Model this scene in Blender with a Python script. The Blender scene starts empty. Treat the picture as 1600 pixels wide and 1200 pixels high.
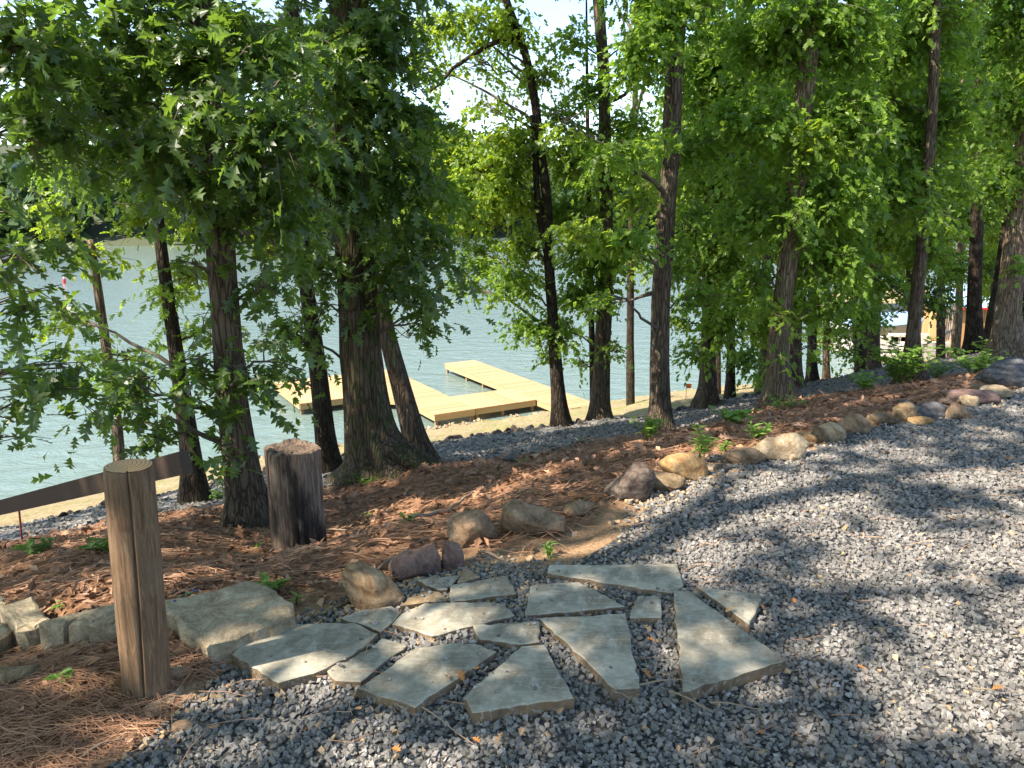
import bpy, math, random
import numpy as np
random.seed(7); R = np.random.default_rng(11)
SC = bpy.context.scene
COL = SC.collection

# ------------------------------------------------------------------ camera, sky, sun, exposure
F, PITCH, EYE = 1208.0, math.radians(13), 1.6
cam_d = bpy.data.cameras.new('camera'); cam = bpy.data.objects.new('camera', cam_d); COL.objects.link(cam)
cam_d.sensor_width = 36; cam_d.lens = 36 * F / 1600; cam_d.clip_start = .05; cam_d.clip_end = 3000
cam.location = (0, 0, EYE); cam.rotation_euler = (math.radians(90) - PITCH, 0, 0)
SC.camera = cam

SUN_EL = math.radians(48)
SUN_H = np.array([-0.86, -0.42]); SUN_H /= np.linalg.norm(SUN_H)
SUN = np.array([SUN_H[0]*math.cos(SUN_EL), SUN_H[1]*math.cos(SUN_EL), math.sin(SUN_EL)])   # towards the sun
sd = bpy.data.lights.new('sun', 'SUN'); sd.energy = 4.8; sd.angle = math.radians(.55); sd.color = (1, .90, .76)
so = bpy.data.objects.new('sun', sd); COL.objects.link(so)
from mathutils import Vector, Matrix
so.rotation_euler = Vector(SUN).to_track_quat('Z', 'Y').to_euler(); so.location = (-10, -5, 20)

W = bpy.data.worlds.new('World'); SC.world = W; W.use_nodes = True
nt = W.node_tree; N = nt.nodes; L = nt.links
for n in list(N): N.remove(n)
out = N.new('ShaderNodeOutputWorld'); bg = N.new('ShaderNodeBackground'); bg.inputs[1].default_value = .14
sky = N.new('ShaderNodeTexSky'); sky.sky_type = 'NISHITA'; sky.sun_disc = False
sky.sun_elevation = SUN_EL; sky.sun_rotation = math.atan2(SUN[0], SUN[1]); sky.altitude = 200
sky.air_density = 1.0; sky.dust_density = .7; sky.ozone_density = 1.1
tc = N.new('ShaderNodeTexCoord'); mp = N.new('ShaderNodeMapping'); mp.inputs['Scale'].default_value = (1, 1, 3.2)
no = N.new('ShaderNodeTexNoise'); no.inputs['Scale'].default_value = 3.4; no.inputs['Detail'].default_value = 7; no.inputs['Roughness'].default_value = .6
cr = N.new('ShaderNodeValToRGB'); cr.color_ramp.elements[0].position = .55; cr.color_ramp.elements[1].position = .72
cr.color_ramp.elements[1].color = (.85, .85, .85, 1)
mx = N.new('ShaderNodeMix'); mx.data_type = 'RGBA'; mx.inputs['B'].default_value = (2.0, 2.1, 2.25, 1)
L.new(tc.outputs['Generated'], mp.inputs[0]); L.new(mp.outputs[0], no.inputs[0]); L.new(no.outputs[0], cr.inputs[0])
L.new(cr.outputs[0], mx.inputs['Factor']); L.new(sky.outputs[0], mx.inputs['A']); L.new(mx.outputs['Result'], bg.inputs[0]); L.new(bg.outputs[0], out.inputs[0])

SC.view_settings.view_transform = 'Standard'; SC.view_settings.look = 'None'
SC.view_settings.exposure = 1.62; SC.view_settings.gamma = 1; SC.view_settings.use_curve_mapping = False
SC.cycles.use_denoising = True
SC.cycles.max_bounces = 7; SC.cycles.diffuse_bounces = 4; SC.cycles.glossy_bounces = 3; SC.cycles.transmission_bounces = 5
SC.cycles.transparent_max_bounces = 4; SC.cycles.sample_clamp_indirect = 6

# ------------------------------------------------------------------ helpers
def ray(px, py):
    u = (px-800)/F; v = (600-py)/F
    return np.array([u, math.cos(PITCH)+v*math.sin(PITCH), -math.sin(PITCH)+v*math.cos(PITCH)])
def at(px, py, Y):
    d = ray(px, py); return np.array([0, 0, EYE]) + d*(Y/d[1])
def onz(px, py, z=0.):
    d = ray(px, py); return np.array([0, 0, EYE]) + d*((z-EYE)/d[2])

def mesh(name, v, f, mat=None, smooth=False, attrs=None):
    v = np.asarray(v, dtype=np.float32); m = bpy.data.meshes.new(name)
    if isinstance(f, np.ndarray):
        k = f.shape[1]; nf = len(f)
        m.vertices.add(len(v)); m.vertices.foreach_set('co', v.ravel())
        m.loops.add(nf*k); m.loops.foreach_set('vertex_index', f.astype(np.int32).ravel())
        m.polygons.add(nf); m.polygons.foreach_set('loop_start', np.arange(0, nf*k, k, dtype=np.int32))
        m.update(calc_edges=True)
    else:
        m.from_pydata(v.tolist(), [], f)
    m.polygons.foreach_set('use_smooth', np.full(len(m.polygons), bool(smooth), dtype=bool))
    for k_, a in (attrs or {}).items():
        at_ = m.attributes.new(k_, 'FLOAT', 'POINT'); at_.data.foreach_set('value', np.asarray(a, dtype=np.float32))
    if mat: m.materials.append(mat)
    return m
def link(name, data, parent=None, origin=None):
    o = bpy.data.objects.new(name, data); COL.objects.link(o)
    if parent: o.parent = parent
    return o
def tag(o, label=None, cat=None, group=None, kind=None):
    if label: o['label'] = label
    if cat: o['category'] = cat
    if group: o['group'] = group
    if kind: o['kind'] = kind
    return o
def thing(name, loc, label, cat, group=None):
    o = bpy.data.objects.new(name, None); COL.objects.link(o); o.location = tuple(float(c) for c in loc)
    o.empty_display_size = .1
    return tag(o, label, cat, group)
def part(name, v, f, mat, parent, smooth=False, attrs=None, rel=True, kind=None):
    """mesh given in world coordinates, stored relative to the parent empty"""
    v = np.asarray(v, dtype=float)
    if rel and parent is not None: v = v - np.array(parent.location)
    o = link(name, mesh(name, v, f, mat, smooth, attrs), parent)
    if kind: o['kind'] = kind
    return o
def solo(name, v, f, mat, label, cat, group=None, smooth=False, attrs=None, org=None):
    v = np.asarray(v, dtype=float); org = v.mean(0) if org is None else np.asarray(org)
    o = link(name, mesh(name, v-org, f, mat, smooth, attrs)); o.location = tuple(float(c) for c in org)
    return tag(o, label, cat, group)

class Fbm:
    """smooth numpy noise from random sinusoids"""
    def __init__(s, scale, seed=0, n=14, oct=3):
        r = np.random.default_rng(seed); s.k = []; s.p = []; s.a = []
        for o in range(oct):
            for i in range(n):
                d = r.normal(size=3); d /= np.linalg.norm(d)
                s.k.append(d*scale*2**o*r.uniform(.6, 1.5)); s.p.append(r.uniform(0, 6.3)); s.a.append(.5**o/math.sqrt(n/2))
        s.k = np.array(s.k); s.p = np.array(s.p); s.a = np.array(s.a)
    def __call__(s, P):
        P = np.asarray(P, dtype=float); r = np.zeros(P.shape[:-1])
        for k, p, a in zip(s.k, s.p, s.a): r += a*np.sin(P@k+p)
        return r
def nrm(a): return a/np.maximum(np.linalg.norm(a, axis=-1, keepdims=True), 1e-9)

def tube(P, rad, seg=8, cap=True, disp=None):
    P = np.asarray(P, float); rad = np.broadcast_to(np.asarray(rad, float), (len(P),)); n = len(P)
    T = nrm(np.gradient(P, axis=0)); up = np.array([0, 0, 1.]) if abs(T[0][2]) < .8 else np.array([1., 0, 0])
    X = np.zeros_like(P); x = np.cross(up, T[0]); x /= np.linalg.norm(x)
    for i in range(n):
        x = x - T[i]*np.dot(x, T[i]); x /= np.linalg.norm(x); X[i] = x
    Yv = np.cross(T, X); th = np.linspace(0, 2*math.pi, seg, endpoint=False)
    rr = np.repeat(rad[:, None], seg, 1)
    if disp is not None: rr = rr*disp(th[None, :].repeat(n, 0), np.arange(n)[:, None].repeat(seg, 1))
    V = P[:, None]+X[:, None]*(np.cos(th)*rr)[..., None]+Yv[:, None]*(np.sin(th)*rr)[..., None]
    V = V.reshape(-1, 3); i = np.arange(n-1)[:, None]*seg; j = np.arange(seg)[None, :]; j2 = (j+1) % seg
    f = np.stack([i+j, i+j2, i+seg+j2, i+seg+j], -1).reshape(-1, 4)
    if cap:
        V = np.vstack([V, P[-1:]+T[-1:]*rad[-1]*.3]); b = (n-1)*seg
        c = len(V)-1
        f = np.vstack([f, np.stack([b+np.arange(seg), b+(np.arange(seg)+1) % seg, np.full(seg, c), np.full(seg, c)], -1)])
    return V, f
def tris(f):
    a = f[:, [0, 1, 2]]; b = f[:, [0, 2, 3]]; b = b[b[:, 1] != b[:, 2]]; return np.vstack([a, b])
class Acc:
    def __init__(s): s.v = []; s.f = []; s.n = 0; s.t = []
    def add(s, v, f, tint=None):
        if f.shape[1] == 4: f = tris(f)
        s.v.append(np.asarray(v)); s.f.append(f+s.n); s.n += len(v)
        s.t.append(np.full(len(v), .5 if tint is None else tint) if np.isscalar(tint) or tint is None else np.asarray(tint))
    def get(s): return np.vstack(s.v), np.vstack(s.f), {'tint': np.concatenate(s.t)}
def box(c, s, rz=0.):
    x, y, z = np.array(s)/2; v = np.array([[i*x, j*y, k*z] for i in (-1, 1) for j in (-1, 1) for k in (-1, 1)])
    cr_, sn = math.cos(rz), math.sin(rz); v = np.stack([v[:, 0]*cr_-v[:, 1]*sn, v[:, 0]*sn+v[:, 1]*cr_, v[:, 2]], -1)
    f = np.array([[0, 1, 3, 2], [4, 6, 7, 5], [0, 4, 5, 1], [2, 3, 7, 6], [0, 2, 6, 4], [1, 5, 7, 3]])
    return v+np.array(c), f

# ------------------------------------------------------------------ materials
class MT:
    def __init__(s, name):
        s.m = bpy.data.materials.new(name); s.m.use_nodes = True; s.nt = s.m.node_tree
        s.b = s.nt.nodes['Principled BSDF']; s.o = s.nt.nodes['Material Output']
    def n(s, t, **k):
        x = s.nt.nodes.new(t)
        for a, b in k.items():
            if a.startswith('_'): setattr(x, a[1:], b)
            else: x.inputs[a.replace('__', ' ')].default_value = b
        return x
    def l(s, a, b): s.nt.links.new(a, b)
    def coord(s, scale=(1, 1, 1), which='Object'):
        c = s.n('ShaderNodeTexCoord'); m = s.n('ShaderNodeMapping'); m.inputs['Scale'].default_value = scale
        s.l(c.outputs[which], m.inputs[0]); return m.outputs[0]
    def noise(s, co, scale, detail=4, rough=.55, dist=0):
        x = s.n('ShaderNodeTexNoise', Scale=scale, Detail=detail, Roughness=rough, Distortion=dist); s.l(co, x.inputs[0]); return x.outputs[0]
    def vor(s, co, scale, feature='F1', out='Distance'):
        x = s.n('ShaderNodeTexVoronoi', Scale=scale); x.feature = feature; s.l(co, x.inputs[0]); return x.outputs[out]
    def ramp(s, fac, stops):
        x = s.n('ShaderNodeValToRGB'); e = x.color_ramp.elements
        while len(e) < len(stops): e.new(.5)
        for i, (p, c) in enumerate(stops): e[i].position = p; e[i].color = (*c, 1) if len(c) == 3 else c
        s.l(fac, x.inputs[0]); return x.outputs[0]
    def mix(s, fac, a, b, mode='MIX'):
        x = s.n('ShaderNodeMix'); x.data_type = 'RGBA'; x.blend_type = mode
        for k, v in (('Factor', fac), ('A', a), ('B', b)):
            if hasattr(v, 'is_linked') or hasattr(v, 'links'): s.l(v, x.inputs[k])
            elif k == 'Factor': x.inputs[k].default_value = v
            else: x.inputs[k].default_value = (*v, 1)
        return x.outputs['Result']
    def math(s, op, a, b=0.):
        x = s.n('ShaderNodeMath'); x.operation = op
        for i, v in enumerate((a, b)):
            if hasattr(v, 'links'): s.l(v, x.inputs[i])
            else: x.inputs[i].default_value = v
        return x.outputs[0]
    def attr(s, name):
        x = s.n('ShaderNodeAttribute'); x.attribute_name = name; return x.outputs['Fac']
    def bump(s, h, strength=.5, dist=.01, chain=None):
        x = s.n('ShaderNodeBump', Strength=strength, Distance=dist); s.l(h, x.inputs['Height'])
        if chain: s.l(chain, x.inputs['Normal'])
        return x.outputs[0]
    def fin(s, col=None, rough=.8, normal=None, spec=.3):
        if col is not None:
            if hasattr(col, 'links'): s.l(col, s.b.inputs['Base Color'])
            else: s.b.inputs['Base Color'].default_value = (*col, 1)
        if hasattr(rough, 'links'): s.l(rough, s.b.inputs['Roughness'])
        else: s.b.inputs['Roughness'].default_value = rough
        s.b.inputs['Specular IOR Level'].default_value = spec
        if normal: s.l(normal, s.b.inputs['Normal'])
        return s.m

def leaf_mat(name, dark, mid, bright, trans=.45, tcol=(.30, .42, .03), rough=.42, spec=.45):
    m = MT(name); t = m.attr('tint'); c = m.ramp(t, [(0, dark), (.5, mid), (1, bright)])
    co = m.coord(); nz = m.noise(co, 1.3, 2); c = m.mix(m.math('MULTIPLY', nz, .5), c, bright)
    m.l(c, m.b.inputs['Base Color']); m.b.inputs['Roughness'].default_value = rough; m.b.inputs['Specular IOR Level'].default_value = spec
    tr = m.n('ShaderNodeBsdfTranslucent'); tc_ = m.mix(.72, c, tcol); m.l(tc_, tr.inputs[0])
    ms = m.n('ShaderNodeMixShader'); ms.inputs[0].default_value = trans
    m.l(m.b.outputs[0], ms.inputs[1]); m.l(tr.outputs[0], ms.inputs[2]); m.l(ms.outputs[0], m.o.inputs[0]); return m.m
M = {}
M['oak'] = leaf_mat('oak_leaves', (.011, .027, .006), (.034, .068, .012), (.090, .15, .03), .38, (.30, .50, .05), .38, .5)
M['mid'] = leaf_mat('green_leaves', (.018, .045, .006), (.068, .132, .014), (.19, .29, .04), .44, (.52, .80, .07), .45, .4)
M['lime'] = leaf_mat('lime_leaves', (.026, .056, .007), (.085, .155, .016), (.20, .30, .035), .47, (.62, .80, .05), .45, .4)
M['far'] = leaf_mat('far_leaves', (.02, .045, .018), (.035, .07, .025), (.06, .10, .035), .2, (.15, .25, .05), .6, .2)
M['weed'] = leaf_mat('weed_leaves', (.04, .10, .02), (.09, .20, .03), (.26, .38, .07), .4, (.35, .55, .05), .5, .4)

def bark_mat(name, lo, hi, moss=.0, sc=1., lichen=(.15, .13, .09)):
    m = MT(name); co = m.coord((1, 1, .14)); a = m.noise(co, 34*sc, 6, .7, .6)
    va = m.n('ShaderNodeVectorMath'); va.operation = 'MULTIPLY_ADD'; nz = m.n('ShaderNodeTexNoise', Scale=22., Detail=4.); m.l(co, nz.inputs[0]); m.l(nz.outputs[1], va.inputs[0]); va.inputs[1].default_value = (.06, .06, .06); m.l(co, va.inputs[2])
    v = m.vor(va.outputs[0], 26*sc, 'DISTANCE_TO_EDGE'); v = m.ramp(v, [(0, (0, 0, 0)), (.22, (1, 1, 1))])
    h = m.mix(.5, v, a, 'MULTIPLY'); c = m.mix(a, lo, hi); c = m.mix(.75, c, m.ramp(h, [(.05, (.18, .15, .13)), (.5, (1, 1, 1))]), 'MULTIPLY')
    co2 = m.coord(); p = m.noise(co2, 5, 5, .6); c = m.mix(m.ramp(p, [(.52, (0, 0, 0)), (.72, (.55, .55, .55))]), c, lichen)
    if moss:
        g = m.noise(co2, 9, 4); c = m.mix(m.ramp(g, [(.45, (0, 0, 0)), (.6, (moss, moss, moss))]), c, (.04, .07, .015))
    return m.fin(c, .9, m.bump(h, .9, .03, m.bump(a, .5, .008)), .15)
M['bark'] = bark_mat('oak_bark', (.062, .044, .029), (.205, .152, .105))
M['bark_dark'] = bark_mat('dark_bark', (.022, .016, .011), (.09, .068, .048), sc=1.2)
M['bark_light'] = bark_mat('light_bark', (.12, .086, .056), (.33, .25, .17), lichen=(.26, .22, .16))
M['bark_moss'] = bark_mat('mossy_bark', (.058, .040, .026), (.205, .15, .10), moss=.5)
M['dead'] = MT('dead_twigs').fin((.26, .19, .13), .8)
M['twig'] = MT('twigs').fin((.10, .08, .06), .85)

def gravel_mat():
    m = MT('gravel_stones'); t = m.attr('tint')
    c = m.ramp(t, [(0, (.082, .076, .070)), (.35, (.17, .157, .143)), (.7, (.265, .245, .225)), (.93, (.36, .35, .34)), (.97, (.42, .28, .15)), (1, (.45, .33, .2))])
    co = m.coord(); a = m.noise(co, 160, 4, .7); c = m.mix(.35, c, m.ramp(a, [(.3, (.5, .5, .5)), (.75, (1, 1, 1))]), 'MULTIPLY')
    return m.fin(c, .75, m.bump(a, .4, .002), .35)
M['gravel'] = gravel_mat()
def gravel_base():
    m = MT('gravel_bed'); co = m.coord(); v = m.vor(co, 42, 'F1', 'Color'); d = m.vor(co, 42)
    g = m.n('ShaderNodeSeparateColor'); m.l(v, g.inputs[0])
    c = m.ramp(g.outputs[0], [(0, (.07, .07, .072)), (.5, (.15, .148, .148)), (1, (.26, .255, .25))])
    c = m.mix(1., c, m.ramp(d, [(.0, (1, 1, 1)), (.65, (.25, .25, .25))]), 'MULTIPLY')
    n = m.noise(co, 2.5, 4); c = m.mix(m.ramp(n, [(.52, (0, 0, 0)), (.75, (.35, .35, .35))]), c, (.22, .15, .09))
    return m.fin(c, .85, m.bump(m.math('SUBTRACT', 1., d), 1., .02), .25)
M['gravel_bed'] = gravel_base()
def mulch_mat():
    m = MT('mulch_ground'); co = m.coord(); a = m.noise(co, 26, 8, .75, 1.2); b = m.noise(co, 1.6, 4, .6)
    c = m.ramp(a, [(.32, (.05, .028, .018)), (.48, (.18, .095, .055)), (.62, (.32, .175, .10)), (.75, (.45, .29, .18))])
    c = m.mix(m.ramp(b, [(.45, (0, 0, 0)), (.7, (.5, .5, .5))]), c, (.30, .15, .075))
    e = m.math('ADD', m.attr('edge'), m.math('MULTIPLY', m.noise(co, 6, 5, .6), .9)); g = m.noise(co, 70, 5, .7)
    dirt = m.ramp(g, [(.3, (.16, .09, .045)), (.5, (.33, .205, .115)), (.7, (.46, .33, .22))])
    c = m.mix(m.ramp(e, [(.55, (1, 1, 1)), (.85, (0, 0, 0))]), c, dirt)
    return m.fin(c, .95, m.bump(a, .9, .02), .1)
M['mulch'] = mulch_mat()
def litter_mat():
    m = MT('leaf_litter'); t = m.attr('tint')
    return m.fin(m.ramp(t, [(0, (.07, .036, .021)), (.35, (.21, .11, .062)), (.7, (.34, .185, .11)), (.9, (.46, .29, .19)), (1, (.62, .48, .33))]), .8, None, .2)
M['litter'] = litter_mat()
M['needle'] = litter_mat(); M['needle'].name = 'pine_needles'
def path_mat():
    m = MT('crushed_stone_path'); co = m.coord(); v = m.vor(co, 24, 'F1', 'Color'); d = m.vor(co, 24)
    g = m.n('ShaderNodeSeparateColor'); m.l(v, g.inputs[0])
    c = m.ramp(g.outputs[0], [(0, (.07, .065, .06)), (.5, (.15, .14, .13)), (1, (.25, .24, .22))])
    n = m.noise(co, 1.8, 4); c = m.mix(m.ramp(n, [(.5, (0, 0, 0)), (.75, (.45, .45, .45))]), c, (.20, .18, .15))
    return m.fin(c, .9, m.bump(m.math('SUBTRACT', 1., d), .9, .03), .2)
M['path'] = path_mat()
def straw_mat():
    m = MT('straw_bank'); co = m.coord((1, .35, 1)); a = m.noise(co, 18, 8, .75, .8); co2 = m.coord(); b = m.noise(co2, .7, 5, .6)
    c = m.ramp(a, [(.3, (.13, .10, .05)), (.5, (.27, .21, .115)), (.7, (.42, .34, .22))])
    c = m.mix(m.ramp(b, [(.5, (0, 0, 0)), (.66, (.6, .6, .6))]), c, (.15, .19, .04))
    return m.fin(c, .95, m.bump(a, .8, .04), .1)
M['straw'] = straw_mat()
M['mud'] = MT('lake_mud').fin((.10, .10, .06), .9)
def water_mat():
    m = MT('lake_water'); co = m.coord((1, 1.5, 1)); a = m.noise(co, .9, 6, .62, .6); b = m.noise(co, 5, 4, .6, .4)
    n1 = m.bump(a, 1., .13); n2 = m.bump(b, 1., .028, n1)
    big = m.noise(m.coord((1, 1, 1)), .05, 3)
    c = m.mix(big, (.125, .175, .145), (.155, .205, .18))
    m.b.inputs['IOR'].default_value = 1.33
    return m.fin(c, .06, n2, .5)
M['water'] = water_mat()
def wood_mat(name, lo, hi, sc=(3, 40, 40), rough=.7, knots=.0):
    m = MT(name); oi = m.n('ShaderNodeObjectInfo'); co = m.n('ShaderNodeTexCoord'); ad = m.n('ShaderNodeVectorMath'); ad.operation = 'ADD'
    cm = m.n('ShaderNodeCombineXYZ'); m.l(m.math('MULTIPLY', oi.outputs['Random'], 50.), cm.inputs[0]); m.l(co.outputs['Object'], ad.inputs[0]); m.l(cm.outputs[0], ad.inputs[1])
    mp_ = m.n('ShaderNodeMapping'); mp_.inputs['Scale'].default_value = sc; m.l(ad.outputs[0], mp_.inputs[0])
    a = m.noise(mp_.outputs[0], 1, 5, .6, .4); c = m.mix(a, lo, hi)
    h = m.mix(.8, c, m.ramp(oi.outputs['Random'], [(0, (.68, .64, .58)), (1, (1, 1, 1))]), 'MULTIPLY')
    return m.fin(h, rough, m.bump(a, .3, .003), .3)
M['deck'] = wood_mat('new_deck_board', (.42, .25, .115), (.57, .37, .19))
M['fascia'] = wood_mat('deck_fascia', (.42, .28, .13), (.54, .39, .20))
M['pile'] = wood_mat('dock_post', (.24, .13, .07), (.38, .24, .14))
M['rail'] = wood_mat('brown_rail_board', (.035, .022, .015), (.075, .048, .034), (8, 60, 60))
M['float'] = MT('black_float').fin((.02, .02, .02), .6)
def post_mat():
    m = MT('weathered_post'); co = m.coord((1, 1, .09)); a = m.noise(co, 75, 8, .72, .9); co2 = m.coord(); b = m.noise(co2, 6, 4, .6)
    c = m.ramp(a, [(.3, (.06, .034, .018)), (.5, (.15, .092, .052)), (.7, (.26, .17, .10))])
    c = m.mix(m.ramp(b, [(.5, (0, 0, 0)), (.7, (.5, .5, .5))]), c, (.19, .135, .09))
    return m.fin(c, .8, m.bump(a, .6, .006), .25)
M['post'] = post_mat()
def cut_mat():
    m = MT('cut_end_grain'); co = m.coord(); w = m.n('ShaderNodeTexWave', Scale=26., Distortion=1.5, Detail=2.); w.wave_type = 'RINGS'; w.rings_direction = 'Z'; m.l(co, w.inputs[0])
    c = m.mix(w.outputs['Fac'], (.30, .17, .08), (.50, .33, .18)); return m.fin(c, .8, None, .2)
M['cut'] = cut_mat()
M['crack'] = MT('crack_dark').fin((.015, .01, .007), 1)
def stump_mat():
    m = MT('rotten_stump_wood'); co = m.coord((1, 1, .1)); a = m.noise(co, 40, 7, .7, .8); co2 = m.coord((1, 1, .3)); b = m.noise(co2, 8, 4, .6)
    c = m.ramp(a, [(.3, (.04, .028, .02)), (.5, (.16, .11, .08)), (.68, (.32, .24, .18))])
    c = m.mix(m.ramp(b, [(.5, (0, 0, 0)), (.6, (.85, .85, .85))]), c, (.022, .018, .017)); 
    return m.fin(c, .9, m.bump(a, .9, .02), .15)
M['stump'] = stump_mat()
def flag_mat(name, base, dark, warm, warmth=.3):
    m = MT(name); co = m.coord(); a = m.noise(co, 5, 8, .65, .6); b = m.noise(co, 40, 5, .6); oi = m.n('ShaderNodeObjectInfo')
    c = m.mix(m.ramp(a, [(.40, (0, 0, 0)), (.58, (1, 1, 1))]), dark, base)
    w = m.noise(m.coord((1.3, .6, 1)), 3, 5, .7, 1.5); c = m.mix(m.ramp(w, [(.45, (0, 0, 0)), (.7, (warmth, warmth, warmth))]), c, warm)
    w2 = m.noise(m.coord((.5, 2.2, 1)), 7, 3, .6, 2.2); v2 = m.ramp(w2, [(.488, (0, 0, 0)), (.5, (.75, .75, .75)), (.512, (0, 0, 0))])
    c = m.mix(v2, c, (.5, .5, .46))
    c = m.mix(.7, c, m.ramp(oi.outputs['Random'], [(0, (.82, .82, .80)), (1, (1, 1, 1))]), 'MULTIPLY')
    c = m.mix(.7, c, m.ramp(b, [(.32, (.6, .58, .55)), (.7, (1, 1, 1))]), 'MULTIPLY')
    return m.fin(c, .72, m.bump(b, .25, .003, m.bump(a, .35, .01)), .3)
M['flag'] = flag_mat('bluestone', (.46, .42, .335), (.22, .195, .15), (.37, .26, .155))
M['flag_tan'] = flag_mat('tan_flagstone', (.36, .25, .14), (.27, .19, .11), (.40, .22, .10), .4)
M['flag_edge'] = flag_mat('flagstone_edge', (.24, .165, .10), (.13, .10, .07), (.30, .17, .08), .5)

def rock_mat(name, c1, c2, c3, band=0., sc=6, crack=.3):
    m = MT(name); co = m.coord(); a = m.noise(co, sc, 9, .72, .9); b = m.noise(co, sc*9, 6, .7); lo = m.noise(co, sc*.5, 3, .6)
    c = m.ramp(a, [(.36, c2), (.5, c1), (.64, c3)])
    if band:
        w = m.n('ShaderNodeTexWave', Scale=band, Distortion=7., Detail=5.); w.bands_direction = 'Z'; m.l(co, w.inputs[0])
        c = m.mix(.6, c, m.ramp(w.outputs['Fac'], [(0, (.42, .36, .33)), (.5, (1, 1, 1))]), 'MULTIPLY')
    c = m.mix(m.ramp(lo, [(.5, (0, 0, 0)), (.62, (.45, .45, .45))]), c, tuple(x*.45 for x in c2))
    c = m.mix(.65, c, m.ramp(b, [(.34, (.45, .42, .38)), (.62, (1, 1, 1))]), 'MULTIPLY')
    dn = m.n('ShaderNodeMapping'); nz = m.n('ShaderNodeTexNoise', Scale=sc*1.5, Detail=4.); m.l(co, nz.inputs[0]); va = m.n('ShaderNodeVectorMath'); va.operation = 'MULTIPLY_ADD'; m.l(nz.outputs[1], va.inputs[0]); va.inputs[1].default_value = (.35, .35, .35); m.l(co, va.inputs[2])
    vr = m.vor(va.outputs[0], sc*.7, 'DISTANCE_TO_EDGE'); ck = m.ramp(vr, [(0, (.35, .3, .27)), (.035, (1, 1, 1))]); c = m.mix(crack, c, ck, 'MULTIPLY')
    return m.fin(c, .88, m.bump(b, .7, .008, m.bump(a, .8, .04, m.bump(ck, crack, .006))), .15)
M['slab'] = rock_mat('step_slab', (.48, .39, .26), (.30, .23, .15), (.58, .50, .37), 0, 9, .12)
M['r_tan'] = rock_mat('tan_rock', (.34, .23, .145), (.18, .115, .07), (.45, .34, .24))
M['r_band'] = rock_mat('banded_rock', (.42, .30, .18), (.30, .17, .09), (.50, .40, .28), 6)
M['r_mauve'] = rock_mat('mauve_rock', (.25, .16, .135), (.17, .105, .09), (.32, .22, .19))
M['r_yel'] = rock_mat('yellow_rock', (.46, .29, .13), (.34, .17, .07), (.52, .40, .25))
M['r_grey'] = rock_mat('grey_rock', (.15, .115, .095), (.07, .055, .048), (.24, .20, .17), 9)
M['r_pale'] = rock_mat('pale_rock', (.44, .34, .22), (.28, .19, .11), (.52, .44, .33))
M['r_brown'] = rock_mat('brown_rock', (.28, .20, .12), (.17, .12, .07), (.36, .28, .19), 5)
M['r_slate'] = rock_mat('slate_rock', (.17, .165, .17), (.09, .085, .09), (.28, .26, .26), 7)
M['orange'] = MT('orange_leaf').fin((.36, .15, .045), .8)
M['tanleaf'] = MT('tan_leaf').fin((.34, .21, .11), .85)
M['redpaint'] = MT('red_paint').fin((.65, .03, .04), .4)
M['whitepaint'] = MT('white_paint').fin((.75, .75, .75), .5)
M['blueglass'] = MT('blue_glass').fin((.02, .04, .16), .1, None, .6)
M['greenglass'] = MT('green_glass').fin((.02, .14, .05), .1, None, .6)
M['flagorange'] = MT('marker_flag').fin((.8, .2, .04), .6)
M['metal_rust'] = MT('rusty_metal').fin((.30, .05, .035), .7)
M['shed_wall'] = wood_mat('tan_siding', (.40, .22, .09), (.52, .30, .14))
M['shed_roof'] = MT('pale_blue_roof').fin((.30, .42, .55), .5)
M['tarp'] = MT('blue_white_cover').fin((.24, .34, .48), .5)
M['dark_cover'] = MT('dark_boat_cover').fin((.03, .035, .04), .6)
M['hull'] = MT('white_hull').fin((.42, .42, .42), .3)
M['grey_wood'] = wood_mat('grey_weathered_wood', (.28, .25, .21), (.42, .39, .34))
M['block'] = MT('pale_block').fin((.50, .44, .36), .9)

# ------------------------------------------------------------------ terrain
def poly_y(pts):
    p = np.array(sorted([(a[0], a[1]) for a in pts])); return lambda x: np.interp(x, p[:, 0], p[:, 1])
gb_px = [(250, 1140), (300, 1090), (370, 1030), (430, 975), (530, 955), (600, 925), (700, 895), (800, 885), (880, 872), (960, 820), (1080, 740), (1150, 725), (1290, 694), (1400, 664), (1600, 606)]
gb = [(-40, -8), (-3, -6), (-1.5, .6), (-1.27, 1.7)] + [tuple(onz(a, b)[:2]) for a, b in gb_px] + [(12, 9), (60, 14)]
p1_px = [(0, 850, 6.5), (300, 800, 7), (520, 765, 7.2), (700, 735, 7.5), (800, 725, 7.8), (960, 692, 9), (1130, 665, 9.5), (1240, 637, 10), (1350, 612, 11.2), (1600, 572, 11.5)]
p2_px = [(0, 825, 8.5), (300, 765, 9.5), (560, 710, 10.3), (700, 690, 11), (900, 660, 12.3), (1000, 648, 12.6), (1100, 628, 13.3), (1200, 610, 14), (1300, 598, 15.5), (1600, 550, 18)]
P1 = [at(*q) for q in p1_px]; P2 = [at(*q) for q in p2_px]
y_gb = poly_y(gb)
y_p1 = poly_y([(-60, 4.5), (-9, 5.6)]+[tuple(q[:2]) for q in P1]+[(14, 13), (60, 20)])
y_p2 = poly_y([(-60, 6.3), (-9, 7.4)]+[tuple(q[:2]) for q in P2]+[(20, 22), (60, 34)])
ZW = -5.4
shore_px = [(0, 787), (200, 752), (400, 717), (527, 699), (612, 685), (666, 673), (756, 657), (850, 643), (925, 631), (1050, 613), (1190, 600)]
SH = [onz(a, b, ZW) for a, b in shore_px]
y_sh = poly_y([(-90, 5), (-30, 12)]+[tuple(q[:2]) for q in SH]+[(14, 31.5), (17, 34), (20, 46), (24, 62), (60, 80), (200, 120)])
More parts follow.
